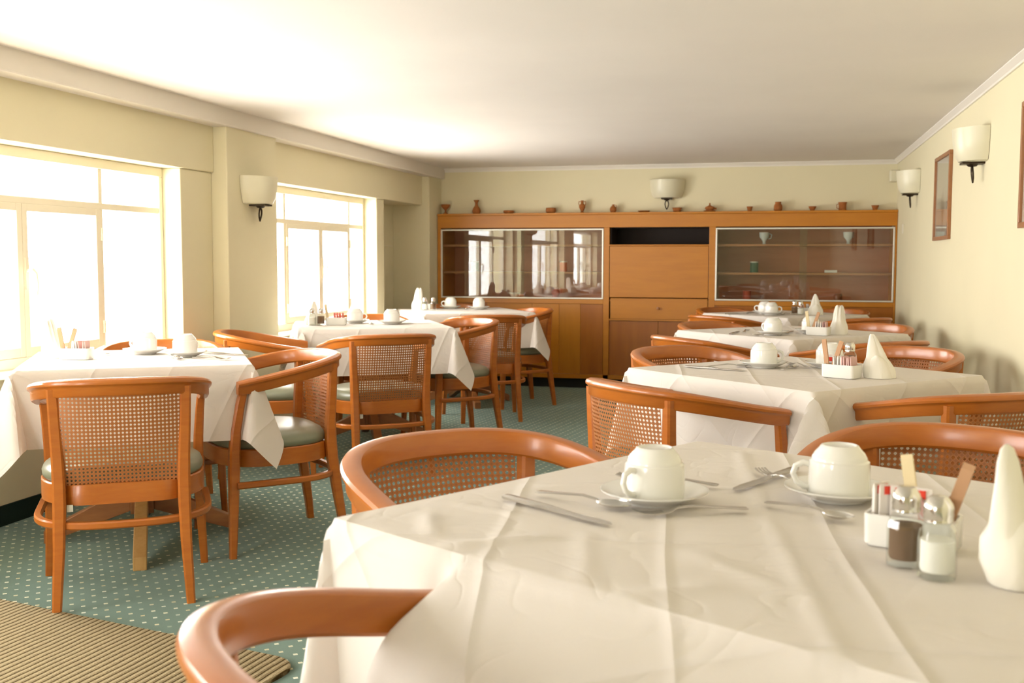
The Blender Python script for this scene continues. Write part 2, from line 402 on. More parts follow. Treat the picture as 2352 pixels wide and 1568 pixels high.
# blind niche details
h = MB().box(-3.30, -3.292, 8.2, 8.86, 1.24, 1.248).tube([(-3.298, 8.43, 1.31), (-3.27, 8.43, 1.31), (-3.262, 8.43, 1.295), (-3.268, 8.43, 1.275)], 0.004, 6)
tag(h.build('wall_hook', M_win, smooth=True), 'small painted hook on the wall niche left of the cabinet', 'hook')

# ------------------------------------------------------------------ the wall cabinet
cab = thing('wall_cabinet', 'long honey veneered built-in cabinet with two glazed display cases', 'cabinet', (-1.0, YF, 0))
def CB(mb): mb.v = [(a + 1.0, b - YF, c) for a, b, c in mb.v]; return mb
cx0, cx1 = -2.961, XR - 0.002
f = MB()
f.box(cx0, cx1, YF, YF + 0.02, 1.405, 1.515)                        # fascia
f.box(cx0, cx1, YF - 0.015, YF + 0.44, 1.515, 1.533)                # top board
f.box(cx0, -2.93, YF, YF + 0.44, 0.087, 1.405)                      # ends and stiles
f.box(-1.455, -1.405, YF, YF + 0.44, 0.087, 1.405).box(-0.556, -0.503, YF, YF + 0.44, 0.087, 1.405).box(0.927, cx1, YF, YF + 0.44, 0.087, 1.405)
f.box(-2.93, -1.455, YF, YF + 0.02, 0.742, 0.782).box(-0.503, 0.927, YF, YF + 0.02, 0.742, 0.782)
f.box(-2.93, 0.927, YF, YF + 0.02, 0.087, 0.125)
f.box(-1.405, -0.556, YF, YF + 0.43, 1.245, 1.257)
f.box(-2.93, 0.927, YF + 0.02, YF + 0.43, 0.767, 0.781)             # display floor
CB(f).build('carcass', M_cab, cab, bevel=0.002)
CB(MB().box(cx0, cx1, YF + 0.425, YF + 0.44, 0.10, 1.51)).build('back_panel', M_cabin, cab)
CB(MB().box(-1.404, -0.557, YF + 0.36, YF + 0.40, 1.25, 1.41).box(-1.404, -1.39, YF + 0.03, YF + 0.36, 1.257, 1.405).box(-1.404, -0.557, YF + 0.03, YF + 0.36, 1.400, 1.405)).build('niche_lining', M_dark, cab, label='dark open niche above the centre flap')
CB(MB().box(cx0, cx1, YF + 0.05, YF + 0.07, 0.0, 0.087)).build('plinth', M_base, cab, label='black recessed plinth')
for (a, b) in ((-2.929, -1.456), (-0.502, 0.926)):
    for z in (1.012, 1.252):
        CB(MB().box(a, b, YF + 0.07, YF + 0.42, z - 0.010, z + 0.008)).build('shelf', M_shelf, cab)
    fr = MB(); z0, z1 = 0.784, 1.395; t = 0.013
    fr.box(a, b, YF - 0.006, YF + 0.012, z1 - t, z1).box(a, b, YF - 0.006, YF + 0.012, z0, z0 + t)
    fr.box(a, a + t, YF - 0.006, YF + 0.012, z0 + t, z1 - t).box(b - t, b, YF - 0.006, YF + 0.012, z0 + t, z1 - t)
    fo = CB(fr).build('glass_case_frame', M_alu, cab, bevel=0.002, label='white metal frame of the glass case')
    mid = (a + b) / 2
    CB(MB().box(a + t, mid + 0.03, YF + 0.004, YF + 0.008, z0 + t, z1 - t)).build('sliding_pane', M_cglass, fo)
    CB(MB().box(mid - 0.03, b - t, YF - 0.004, YF + 0.0, z0 + t, z1 - t)).build('sliding_pane', M_cglass, fo)
CB(MB().box(-1.401, -0.560, YF + 0.004, YF + 0.022, 0.803, 1.243)).build('drop_flap', M_cab, cab, bevel=0.002)
dr = CB(MB().box(-1.392, -0.562, YF - 0.004, YF + 0.018, 0.617, 0.795)).build('drawer', M_cab, cab, bevel=0.002)
CB(MB().lathe([(0.004, 0), (0.006, 0.008), (0.013, 0.014), (0.012, 0.022), (0.002, 0.025)], 14).xf(Matrix.Translation((-0.978, YF - 0.004, 0.711)) @ Matrix.Rotation(PI / 2, 4, 'X'))).build('knob', M_tablewood, dr, smooth=True)
CB(MB().box(-1.404, -0.557, YF, YF + 0.02, 0.602, 0.616)).build('rail', M_cab, cab)
CB(MB().box(-1.404, -0.98, YF + 0.018, YF + 0.034, 0.126, 0.60)).build('lower_door', M_cab2, cab, bevel=0.002)
CB(MB().box(-0.978, -0.557, YF + 0.018, YF + 0.034, 0.126, 0.60)).build('lower_door', M_cab2, cab, bevel=0.002)
doors = [(-2.928, -2.50, M_cab2), (-2.50, -2.09, M_cab), (-2.089, -1.847, M_cab), (-1.846, -1.657, M_cab3), (-1.656, -1.457, M_cab2),
         (-0.502, -0.02, M_cab2), (-0.019, 0.45, M_cab), (0.451, 0.926, M_cab2)]
for a, b, m in doors:
    CB(MB().box(a, b, YF + 0.008, YF + 0.024, 0.126, 0.741)).build('lower_door', m, cab, bevel=0.0015)

# ------------------------------------------------------------------ pottery on the cabinet
Y_P = 9.185; Z_P = 1.533
def pot(name, x, prof, label, extra=None, s=1.0, group=None):
    b = MB().lathe([(0.0, 0)] + [(r * s, z * s) for r, z in prof], 28)
    if extra:
        for pts, rad in extra: b.tube([(px * s, py * s, pz * s) for px, py, pz in pts], rad * s, 8)
    o = b.build(name, M_clay, smooth=True, loc=(x, Y_P, Z_P)); return tag(o, label, name.split('_')[-1], group)
def inner(prof, t=0.004):
    top = prof[-1]; r = [(max(a - t, 0.002), b) for a, b in reversed(prof) if b > 0.008]
    return prof + [(top[0] - t * 0.5, top[1] + 0.001)] + r + [(0.001, r[-1][1])]
pot('clay_goblet', -2.906, inner([(0.022, 0), (0.024, 0.004), (0.009, 0.018), (0.008, 0.036), (0.02, 0.046), (0.038, 0.066), (0.043, 0.086)]), 'terracotta footed goblet at the far left end of the cabinet top')
pot('clay_vase', -2.617, inner([(0.028, 0), (0.036, 0.012), (0.038, 0.03), (0.030, 0.052), (0.016, 0.07), (0.012, 0.088), (0.014, 0.102), (0.027, 0.122)]), 'tall terracotta vase with flared lip, tallest pot on the cabinet')
pot('clay_dish', -2.319, inner([(0.03, 0), (0.045, 0.008), (0.049, 0.02), (0.044, 0.027)]), 'low round terracotta dish standing beside the tall flared vase')
pot('clay_bowl', -1.936, inner([(0.028, 0), (0.043, 0.010), (0.046, 0.028), (0.042, 0.042), (0.045, 0.046)]), 'round terracotta bowl between the low dish and the amphora')
hs = [([(sx * 0.012, 0, 0.098), (sx * 0.030, 0, 0.098), (sx * 0.031, 0, 0.08), (sx * 0.024, 0, 0.062)], 0.0035) for sx in (-1, 1)]
pot('clay_amphora', -1.657, [(0.016, 0), (0.018, 0.004), (0.010, 0.012), (0.020, 0.03), (0.028, 0.05), (0.027, 0.066), (0.012, 0.082), (0.010, 0.1), (0.014, 0.108), (0.004, 0.109)], 'terracotta amphora with two looped handles on the cabinet', hs)
pot('clay_jug', -1.385, [(0.016, 0), (0.020, 0.003), (0.029, 0.02), (0.029, 0.036), (0.018, 0.054), (0.009, 0.062), (0.011, 0.071), (0.003, 0.071)], 'small round-bellied terracotta jug right of the amphora', [([(0.008, 0, 0.066), (0.026, 0, 0.064), (0.028, 0, 0.04)], 0.003)])
pot('clay_plate', -1.118, inner([(0.03, 0), (0.05, 0.008), (0.052, 0.013)], 0.003), 'flat terracotta plate lying on the cabinet near the bracket')
pot('clay_bowl', -0.835, inner([(0.022, 0), (0.034, 0.008), (0.038, 0.026), (0.043, 0.037)]), 'terracotta bowl with rolled rim right of the back wall sconce')
pot('clay_lamp_pot', -0.56, [(0.03, 0), (0.05, 0.006), (0.05, 0.01), (0.03, 0.014), (0.042, 0.028), (0.036, 0.042), (0.016, 0.05), (0.006, 0.056), (0.006, 0.073), (0.001, 0.074)], 'lidded terracotta pot on a saucer with pointed knob', [([(0.035, 0, 0.03), (0.056, 0, 0.024)], 0.008)])
pot('clay_cup', -0.229, inner([(0.016, 0), (0.018, 0.01), (0.026, 0.04)]), 'tiny plain terracotta cup left of the shouldered jar')
pot('clay_jar', 0.002, inner([(0.024, 0), (0.034, 0.01), (0.035, 0.04), (0.03, 0.055), (0.024, 0.062), (0.026, 0.076)]), 'shouldered terracotta jar above the right glass case')
pot('clay_bowl', 0.278, inner([(0.016, 0), (0.018, 0.008), (0.024, 0.018), (0.033, 0.036)]), 'little footed terracotta bowl between the jar and cylindrical mug')
pot('clay_mug', 0.517, inner([(0.032, 0), (0.03, 0.02), (0.031, 0.05), (0.036, 0.068)]), 'cylindrical terracotta mug on the right part of the cabinet', [([(-0.030, 0, 0.055), (-0.046, 0, 0.05), (-0.044, 0, 0.02), (-0.029, 0, 0.016)], 0.003)])
pot('clay_cup', 0.772, inner([(0.018, 0), (0.02, 0.012), (0.031, 0.039)]), 'rightmost terracotta cup next to the right wall')

# ------------------------------------------------------------------ contents of the display cases
def ware(name, x, z, prof, m, label, y=9.33, extra=None):
    b = MB().lathe([(0, 0)] + prof, 24)
    if extra:
        for pts, rad in extra: b.tube(pts, rad, 8)
    return tag(b.build(name, m, smooth=True, loc=(x, y, z)), label, name.split('_')[-1])
def banded(name, base, mark):
    m = mat(name, base, 0.3); v = coords(m); sp = nd(m, 'ShaderNodeSeparateXYZ'); ln(m, v, sp.inputs[0])
    ln(m, ramp(m, mathn(m, 'GREATER_THAN', sp.outputs[2], 0.083), [(0, base), (1, mark)]), P(m).inputs['Base Color']); return m
M_red = banded('red_glazed', (0.62, 0.09, 0.02), (0.8, 0.7, 0.6)); M_grn = banded('green_glazed', (0.05, 0.12, 0.07), (0.7, 0.7, 0.6))
M_red2 = banded('rose_glazed', (0.50, 0.10, 0.06), (0.7, 0.5, 0.45))
M_brown = mat('brown_glazed', (0.22, 0.06, 0.02), 0.3)
M_clear = mat('clear_tumbler', (0.75, 0.75, 0.72), 0.1, coat=0.5)
cyl = [(0.034, 0), (0.035, 0.005), (0.034, 0.088), (0.036, 0.093), (0.030, 0.093), (0.029, 0.02), (0.001, 0.02)]
ware('red_canister', -1.85, 1.020, cyl, M_red, 'orange red canister on the middle shelf of the left display case')
ware('green_canister', -2.67, 1.020, cyl, M_grn, 'green canister on the middle shelf at left of left display case')
ware('red_jug', -1.92, 0.781, [(0.02, 0), (0.032, 0.02), (0.040, 0.045), (0.036, 0.065), (0.026, 0.078), (0.032, 0.095), (0.001, 0.09)], M_red2, 'bellied red jug on the floor of the left display case', extra=[([(0.03, 0, 0.085), (0.052, 0, 0.08), (0.052, 0, 0.05), (0.038, 0, 0.04)], 0.005)])
ware('green_canister', -0.186, 1.020, cyl, M_grn, 'green canister on the middle shelf of the right display case')
ware('red_canister', -0.243, 0.781, [(r, z * 0.88) for r, z in cyl], M_red2, 'rose red canister on the floor of the right display case')
ware('brown_pot', 0.507, 0.781, [(0.03, 0), (0.036, 0.02), (0.034, 0.05), (0.028, 0.062), (0.001, 0.06)], M_brown, 'small dark brown pot low in the right display case')
cupg = [(0.018, 0), (0.012, 0.01), (0.016, 0.03), (0.040, 0.06), (0.044, 0.10), (0.040, 0.10), (0.03, 0.06), (0.001, 0.05)]
ware('glass_goblet', -0.107, 1.260, cupg, M_clear, 'short clear goblet on the top shelf, left in right case', extra=[([(0.042, 0, 0.09), (0.062, 0, 0.08), (0.055, 0, 0.05), (0.035, 0, 0.045)], 0.004)])
ware('glass_goblet', 0.579, 1.260, cupg, M_clear, 'short clear goblet on the top shelf, right in right case')
tag(MB().box(-0.05, 0.05, -0.02, 0.02, 0, 0.022).build('white_sign', M_packet_w, loc=(0.442, 9.30, 1.0205), bevel=0.002), 'small white block on the middle shelf of the right case', 'sign')
ware('white_bowl', -2.30, 0.781, [(0.02, 0), (0.04, 0.02), (0.05, 0.045), (0.046, 0.045), (0.03, 0.015), (0.001, 0.01)], M_china, 'white china bowl on the floor of the left display case')

# ------------------------------------------------------------------ wall sconces
def sconce(label):
    t = thing('wall_sconce', label, 'wall lamp', group=None)
    # local: wall at y=0, lamp projects towards -y ; z=0 at the finial
    prof = [(0.085, 0.088), (0.118, 0.092), (0.135, 0.12), (0.146, 0.175), (0.152, 0.245), (0.147, 0.245), (0.140, 0.175), (0.128, 0.12), (0.085, 0.10)]
    rg = []
    n = 28
    for r, z in prof:
        rg.append([(r * math.cos(PI + PI * j / n), min(-0.002, 0.95 * r * math.sin(PI + PI * j / n)), z) for j in range(n + 1)])
    MB().rings(rg, False, False).rings([[(x, y, z) for x, y, z in [(q[0], q[1], 0.088) for q in rg[0]]], [(q[0] * 0.1, q[1] * 0.1, 0.088) for q in rg[0]]], False, False).build('lamp_shade', M_shade, t, smooth=True)
    b = MB().box(-0.045, 0.045, -0.10, 0, 0.079, 0.088)
    b.lathe([(0.001, 0.066), (0.02, 0.070), (0.028, 0.079)], 16, (0, -0.05, 0))
    for sx in (-1, 1):
        b.tube([(0, -0.05, 0.072), (sx * 0.013, -0.05, 0.055), (sx * 0.016, -0.048, 0.035), (sx * 0.010, -0.046, 0.012), (0, -0.045, -0.008)], [0.006, 0.005, 0.005, 0.005, 0.004], 8)
    b.build('bracket', M_iron, t, smooth=True, label='dark bronze bracket with looped finial')
    return t
sc = sconce('half drum sconce on the left pilaster between the two windows')
sc.location = (-2.95, 5.63, 1.35); sc.rotation_euler = (0, 0, PI / 2)
s2 = copy_tree(sc); s2.location = (-0.925, YB, 1.565); s2.rotation_euler = (0, 0, 0); s2['label'] = 'half drum sconce on the back wall above the cabinet'
s3 = copy_tree(sc); s3.location = (XR, 5.48, 1.50); s3.rotation_euler = (0, 0, -PI / 2); s3['label'] = 'nearer half drum sconce on the right wall by the picture'
s4 = copy_tree(sc); s4.location = (XR, 7.92, 1.50); s4.rotation_euler = (0, 0, -PI / 2); s4['label'] = 'farther half drum sconce on right wall, near the cabinet corner'
for s_ in (sc, s2, s3, s4): s_['group'] = 'half drum wall sconces'

# pictures on the right wall
M_print = mat('pale_print', (0.62, 0.58, 0.47), 0.8)
def pn(m):
    v = coords(m, 'Object', (1, 1, 1)); sp = nd(m, 'ShaderNodeSeparateXYZ'); ln(m, v, sp.inputs[0])
    d = mathn(m, 'SQRT', mathn(m, 'ADD', mathn(m, 'POWER', mathn(m, 'MULTIPLY', sp.outputs[1], 8.5), 2.0), mathn(m, 'POWER', mathn(m, 'MULTIPLY', mathn(m, 'ADD', sp.outputs[2], 0.06), 5.5), 2.0)))
    n = noise(m, v, 14, 4)
    k = mathn(m, 'ADD', d, mathn(m, 'MULTIPLY', n, 0.9))
    ln(m, ramp(m, k, [(0.75, (0.40, 0.33, 0.25)), (1.1, (0.52, 0.46, 0.36)), (1.5, (0.64, 0.60, 0.49))]), P(m).inputs['Base Color'])
pn(M_print)
M_frame = wood('picture_frame_wood', (0.30, 0.12, 0.04), (0.36, 0.15, 0.05), (1, 1, 4), 0.4, 0.3)
def picture(y0, y1, z0, z1, label):
    yc, zc = (y0 + y1) / 2, (z0 + z1) / 2; hy, hz = (y1 - y0) / 2, (z1 - z0) / 2
    t = thing('framed_picture', label, 'picture', (XR, yc, zc)); k = 0.022
    MB().box(-0.02, 0, -hy, hy, hz - k, hz).box(-0.02, 0, -hy, hy, -hz, -hz + k).box(-0.02, 0, -hy, -hy + k, -hz + k, hz - k).box(-0.02, 0, hy - k, hy, -hz + k, hz - k).build('picture_frame', M_frame, t, bevel=0.002)
    MB().box(-0.008, -0.001, -hy + k, hy - k, -hz + k, hz - k).build('print', M_print, t)
    MB().box(-0.012, -0.010, -hy + k, hy - k, -hz + k, hz - k).build('picture_glass', M_glass, t)
    return t
picture(6.40, 6.98, 1.243, 1.742, 'narrow framed print between the two right wall sconces')
picture(3.98, 4.598, 1.25, 1.745, 'framed print at the right edge of photo, only a sliver shows')
tag(MB().box(-0.075, 0, -0.05, 0.05, 0, 0.095).build('alarm_box', M_shade, loc=(XR, 9.12, 1.755), bevel=0.01), 'small cream box high on right wall near the cabinet', 'box')
tag(MB().box(-0.008, 0, -0.03, 0.03, 0, 0.075).build('light_switch', M_win, loc=(XR, 8.72, 1.33), bevel=0.003), 'small switch plate on the right wall beside the cabinet', 'switch')

# ------------------------------------------------------------------ rug
def rug():
    W, L, rr = 1.5, 1.75, 0.09
    pts = []
    for cx, cy, a in ((W / 2 - rr, L / 2 - rr, 0), (-W / 2 + rr, L / 2 - rr, 90), (-W / 2 + rr, -L / 2 + rr, 180), (W / 2 - rr, -L / 2 + rr, 270)):
        for k in range(9):
            t = R(a + 90 * k / 8); pts.append((cx + rr * math.cos(t), cy + rr * math.sin(t)))
    b = MB().rings([[(x, y, z) for x, y in [(p[0] * s, p[1] * s) for p in pts]] for s, z in ((1, 0), (1, 0.008), (0.995, 0.012))])
    o = b.build('ribbed_rug', M_rug, smooth=True)
    a = R(-12)
    # right far corner lies at (-1.25, 2.64)
    cx = -1.25 - (W / 2 * math.cos(a) - L / 2 * math.sin(a)); cy = 2.64 - (W / 2 * math.sin(a) + L / 2 * math.cos(a))
    o.location = (cx, cy, 0.0); o.rotation_euler = (0, 0, a)
    return tag(o, 'beige and brown ribbed rug on the green carpet, bottom left', 'rug')
rug()

# ------------------------------------------------------------------ chairs
A_, B_, YC_, ZBk, ZAr, YE_ = 0.293, 0.289, 0.251, 0.749, 0.671, 0.447
NE = 2.4; OFF = 0.022
def rail_pts(off=OFF, n=48):
    """centre line of the barrel rail, arm end to arm end, with outward normals; z is the top"""
    a, b = A_ - off, B_ - off; P_ = []
    for k in range(5): P_.append((-a, YE_ + (YC_ - YE_) * k / 5))
    for k in range(n + 1):
        t = PI * k / n; c, s = math.cos(t), math.sin(t)
        P_.append((-a * math.copysign(abs(c) ** (2 / NE), c), YC_ - b * s ** (2 / NE)))
    for k in range(5): P_.append((a, YC_ + (YE_ - YC_) * (k + 1) / 5))
    out = []
    ymin = YC_ - b
    for i, (x, y) in enumerate(P_):
        q0, q1 = P_[max(i - 1, 0)], P_[min(i + 1, len(P_) - 1)]
        tx, ty = q1[0] - q0[0], q1[1] - q0[1]; l = math.hypot(tx, ty) or 1
        nx, ny = ty / l, -tx / l
        s = (y - ymin) / (YE_ - ymin); s = s * s * (3 - 2 * s) * 0.35 + s * 0.65
        out.append((x, y, ZBk + (ZAr - ZBk) * s, nx, ny))
    return out
RAIL = rail_pts()
def rail_mesh():
    sec = [(-.022, -.010), (-.019, -.003), (-.012, 0), (.008, 0), (.018, -.004), (.022, -.011), (.021, -.018), (.015, -.023), (.012, -.028), (.012, -.050), (.008, -.056), (-.017, -.056), (-.022, -.050)]
    rg = []
    N = len(RAIL)
    for i, (x, y, z, nx, ny) in enumerate(RAIL):
        s = 1.0 if 0 < i < N - 1 else 0.86
        rg.append([(x + nx * o * s, y + ny * o * s, z + (u + .028) * s - .028) for o, u in sec])
    return MB().rings(rg)
# make sure 'outward' really points away from the seat
if RAIL[len(RAIL) // 2][4] > 0: RAIL = [(x, y, z, -nx, -ny) for x, y, z, nx, ny in RAIL]
def seat_outline(s=1.0, n=44, grow=0.0, back=0.045):
    o = []
    for k in range(n):
        t = 2 * PI * k / n; c, q = math.cos(t), math.sin(t)
        x = math.copysign(abs(c) ** (2 / 2.9), c); y = math.copysign(abs(q) ** (2 / 2.9), q)
        wx = 1.0 if y > 0 else 1.0 - 0.17 * (-y) ** 1.6
        o.append((x * wx * (0.262 + grow) * s, max(back, 0.258 + y * (0.232 + grow) * s)))
    return o
def back_y(x, z):
    """y of the caned back at height z"""
    zt, zb = 0.70, 0.42
    ax = min(abs(x) / (A_ - 0.02), 0.999)
    yt = YC_ - (B_ - 0.018) * (1 - ax ** NE) ** (1 / NE)
    yb = 0.054 + 0.06 * (abs(x) ** 2)
    k = (z - zb) / (zt - zb); return yb + (yt - yb) * k
def make_chair(label):
    t = thing('cane_armchair', label, 'chair')
    rail_mesh().build('top_rail', M_chair, t, smooth=True)
    # cane back
    nx, nz = 24, 12; v = []; uv = []; f = []
    for j in range(nz + 1):
        z = 0.400 + (0.70 - 0.400) * j / nz; hw = 0.180 + 0.002 * j / nz
        for i in range(nx + 1):
            x = -hw + 2 * hw * i / nx; v.append((x, back_y(x, z) - 0.002, z)); uv.append((x * 1.05, z))
    for j in range(nz):
        for i in range(nx):
            a = j * (nx + 1) + i; f.append((a, a + 1, a + nx + 2, a + nx + 1))
    b = MB(); b.add(v, f); b.uv = uv; b.build('cane_back', M_cane, t, smooth=True, label='woven cane back panel')
    for sx in (-1, 1):
        pts = [(sx * .201, .046, .712), (sx * .197, .050, .60), (sx * .192, .056, .48), (sx * .190, .054, .40), (sx * .190, .048, .33), (sx * .193, .030, .20), (sx * .199, .012, .08), (sx * .203, .003, 0)]
        MB().post(pts, [(.034, .032), (.036, .034), (.038, .038), (.040, .042), (.040, .042), (.036, .038), (.031, .032), (.028, .028)]).build('back_leg', M_chair, t, smooth=True)
        pts = [(sx * .262, .425, ZAr - .045), (sx * .258, .435, .58), (sx * .252, .452, .48), (sx * .250, .458, .40), (sx * .251, .460, .33), (sx * .256, .466, .18), (sx * .265, .474, 0)]
        MB().post(pts, [(.028, .030), (.030, .032), (.034, .036), (.036, .040), (.036, .040), (.032, .034), (.026, .026)]).build('front_leg', M_chair, t, smooth=True)
    ap = [[(x, y, z) for x, y in seat_outline(s)] for s, z in ((0.90, .336), (1.0, .336), (1.0, .398), (0.985, .402), (0.90, .402))]
    MB().rings(ap).build('seat_frame', M_chair, t, smooth=True)
    cu = [[(x, y, z) for x, y in seat_outline(s, back=0.068)] for s, z in ((0.955, .4025), (0.985, .412), (0.99, .424), (0.965, .440), (0.90, .452), (0.78, .461), (0.55, .467), (0.25, .469), (0.05, .4695))]
    MB().rings(cu).build('seat_cushion', M_seat, t, smooth=True, label='grey green vinyl seat cushion')
    MB().box(-.168, -.150, .046, .050, .318, .340).build('corner_bracket', M_alu, t, label='small pale metal bracket under the seat')
    # bentwood hoop stretcher
    hp = []
    a, b_, yc = 0.272, 0.248, 0.262
    P_ = [(-a, 0.455), (-a, 0.36)]
    for k in range(33):
        th = PI * k / 32; c, s = math.cos(th), math.sin(th)
        P_.append((-a * math.copysign(abs(c) ** (2 / 2.7), c), yc - b_ * s ** (2 / 2.7)))
    P_ += [(a, 0.36), (a, 0.455)]
    rg = []
    for i, (x, y) in enumerate(P_):
        q0, q1 = P_[max(i - 1, 0)], P_[min(i + 1, len(P_) - 1)]
        tx, ty = q1[0] - q0[0], q1[1] - q0[1]; l = math.hypot(tx, ty); ux, uy = ty / l, -tx / l
        rg.append([(x + ux * o, y + uy * o, .275 + u) for o, u in ((-.012, -.007), (-.008, -.012), (.008, -.012), (.012, -.007), (.012, .007), (.008, .012), (-.008, .012), (-.012, .007))])
    MB().rings(rg).build('hoop_stretcher', M_chair, t, smooth=True)
    return t
# x, y of the back foot line, facing angle, label
CHAIRS = [
 ('L1', -2.011, 2.935, 32.6, 'cane armchair seen from behind at the nearest left table', 'left'),
 ('L1', -1.808, 4.063, 134.4, 'cane armchair with shiny seat on the right side of nearest left table', 'left'),
 ('L1', -2.80, 4.43, -150, 'cane armchair behind nearest left table, against the large window', 'left'),
 ('L2', -2.835, 5.035, -65.6, 'cane armchair below the pilaster sconce, its arms reaching toward the middle left table', 'left'),
 ('L2', -1.875, 5.05, 38.0, 'cane armchair seen from behind at the middle left table', 'left'),
 ('L2', -1.80, 6.56, 133.0, 'cane armchair seen side-on at right of middle left table', 'left'),
 ('L2', -2.777, 6.876, -145.7, 'cane armchair behind the middle left table, below second window', 'left'),
 ('L3', -1.888, 7.015, 26.4, 'cane armchair seen from behind at the farthest left table', 'left'),
 ('L3', -1.776, 8.169, 128.2, 'cane armchair at right of farthest left table, before cabinet doors', 'left'),
 ('L3', -2.72, 8.70, -150.7, 'cane armchair behind farthest left table, just before the cabinet', 'left'),
 ('R1', -0.709, 2.172, -134.6, 'cane armchair with its rail curving around the far left side of foreground table', 'right'),
 ('R1', 0.424, 2.547, 158, 'cane armchair behind the foreground table, back toward second right table', 'right'),
 ('R1', -0.478, 0.864, -43.4, 'cane armchair cut by the bottom edge, arm under foreground cloth', 'right'),
 ('R2', -0.469, 3.214, -46.2, 'cane armchair at near left side of second right table, cane back lit through', 'right'),
 ('R2', 0.675, 3.265, 33.5, 'cane armchair at near right side of second right table, cut by photo edge', 'right'),
 ('R2', -0.466, 4.639, -133.7, 'cane armchair at far left side of second right table', 'right'),
 ('R2', 0.629, 4.867, 135.5, 'cane armchair at far right side of second right table', 'right'),
 ('R3', -0.507, 5.253, -51.0, 'cane armchair at near left side of third right table', 'right'),
 ('R3', 0.576, 5.218, 40.3, 'cane armchair at near right side of third right table', 'right'),
 ('R3', -0.474, 6.579, -124.1, 'cane armchair at far left side of third right table', 'right'),
 ('R3', 0.639, 6.647, 137.2, 'cane armchair at far right side of third right table', 'right'),
 ('R4', -0.455, 7.345, -40.8, 'cane armchair at near left side of the farthest right table', 'right'),
 ('R4', 0.615, 7.322, 39.7, 'cane armchair at near right side of the farthest right table', 'right'),
 ('R4', -0.502, 8.60, -128, 'cane armchair at far left side of farthest right table, by cabinet', 'right'),
 ('R4', 0.56, 8.62, 136.1, 'cane armchair at far right side of farthest right table, by cabinet', 'right'),
]
proto = make_chair(CHAIRS[0][4])
for i, (tb, x, y, a, lab, side) in enumerate(CHAIRS):
    c = proto if i == 0 else copy_tree(proto)
    c.location = (x, y, 0); c.rotation_euler = (0, 0, R(a)); c['label'] = lab
    c['group'] = 'cane armchairs around the %s row of tables' % side

# ------------------------------------------------------------------ tables and draped cloths
TABLES = {
 'L1': (-2.482, 3.756, -13.1, 0.827, 0.290, 'nearest left table'),
 'L2': (-2.411, 6.099, -16.6, 0.862, 0.275, 'middle left table'),
 'L3': (-2.369, 7.960, -12.3, 0.862, 0.275, 'farthest left table'),
 'R1': (0.018, 1.661, 15.0, 0.975, 0.30, 'foreground table'),
 'R2': (0.088, 3.900, 2.6, 0.862, 0.295, 'second right table'),
 'R3': (0.079, 6.060, 0.6, 0.872, 0.275, 'third right table'),
 'R4': (0.062, 8.130, 2.0, 0.835, 0.275, 'farthest right table'),
}
def make_table(s, label, pale=False):
    t = thing('dining_table', label, 'table')
    MB().box(-s / 2 + .012, s / 2 - .012, -s / 2 + .012, s / 2 - .012, .690, .716).build('tabletop', M_tablewood, t, bevel=0.004)
    MB().box(-.045, .045, -.045, .045, .10, .690).build('column', M_tablewood, t, bevel=0.004)
    for k in range(4):
        Mx = Matrix.Rotation(k * PI / 2, 4, 'Z')
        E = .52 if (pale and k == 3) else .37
        # raking brace with a deep pale end block standing on the carpet
        b = MB().rings([[(.045, -.024, .11), (.045, .024, .11), (.045, .024, .21), (.045, -.024, .21)], [(E, -.024, .0), (E, .024, .0), (E, .024, .05), (E, -.024, .05)]])
        toned = pale and k == 3  # a single foot gets a paler wood tone than the rest
        b.xf(Mx).build('foot', M_pale_foot if toned else M_tablewood, t, bevel=0.003, label='pale pine foot' if toned else None)
    return t
TB = {}
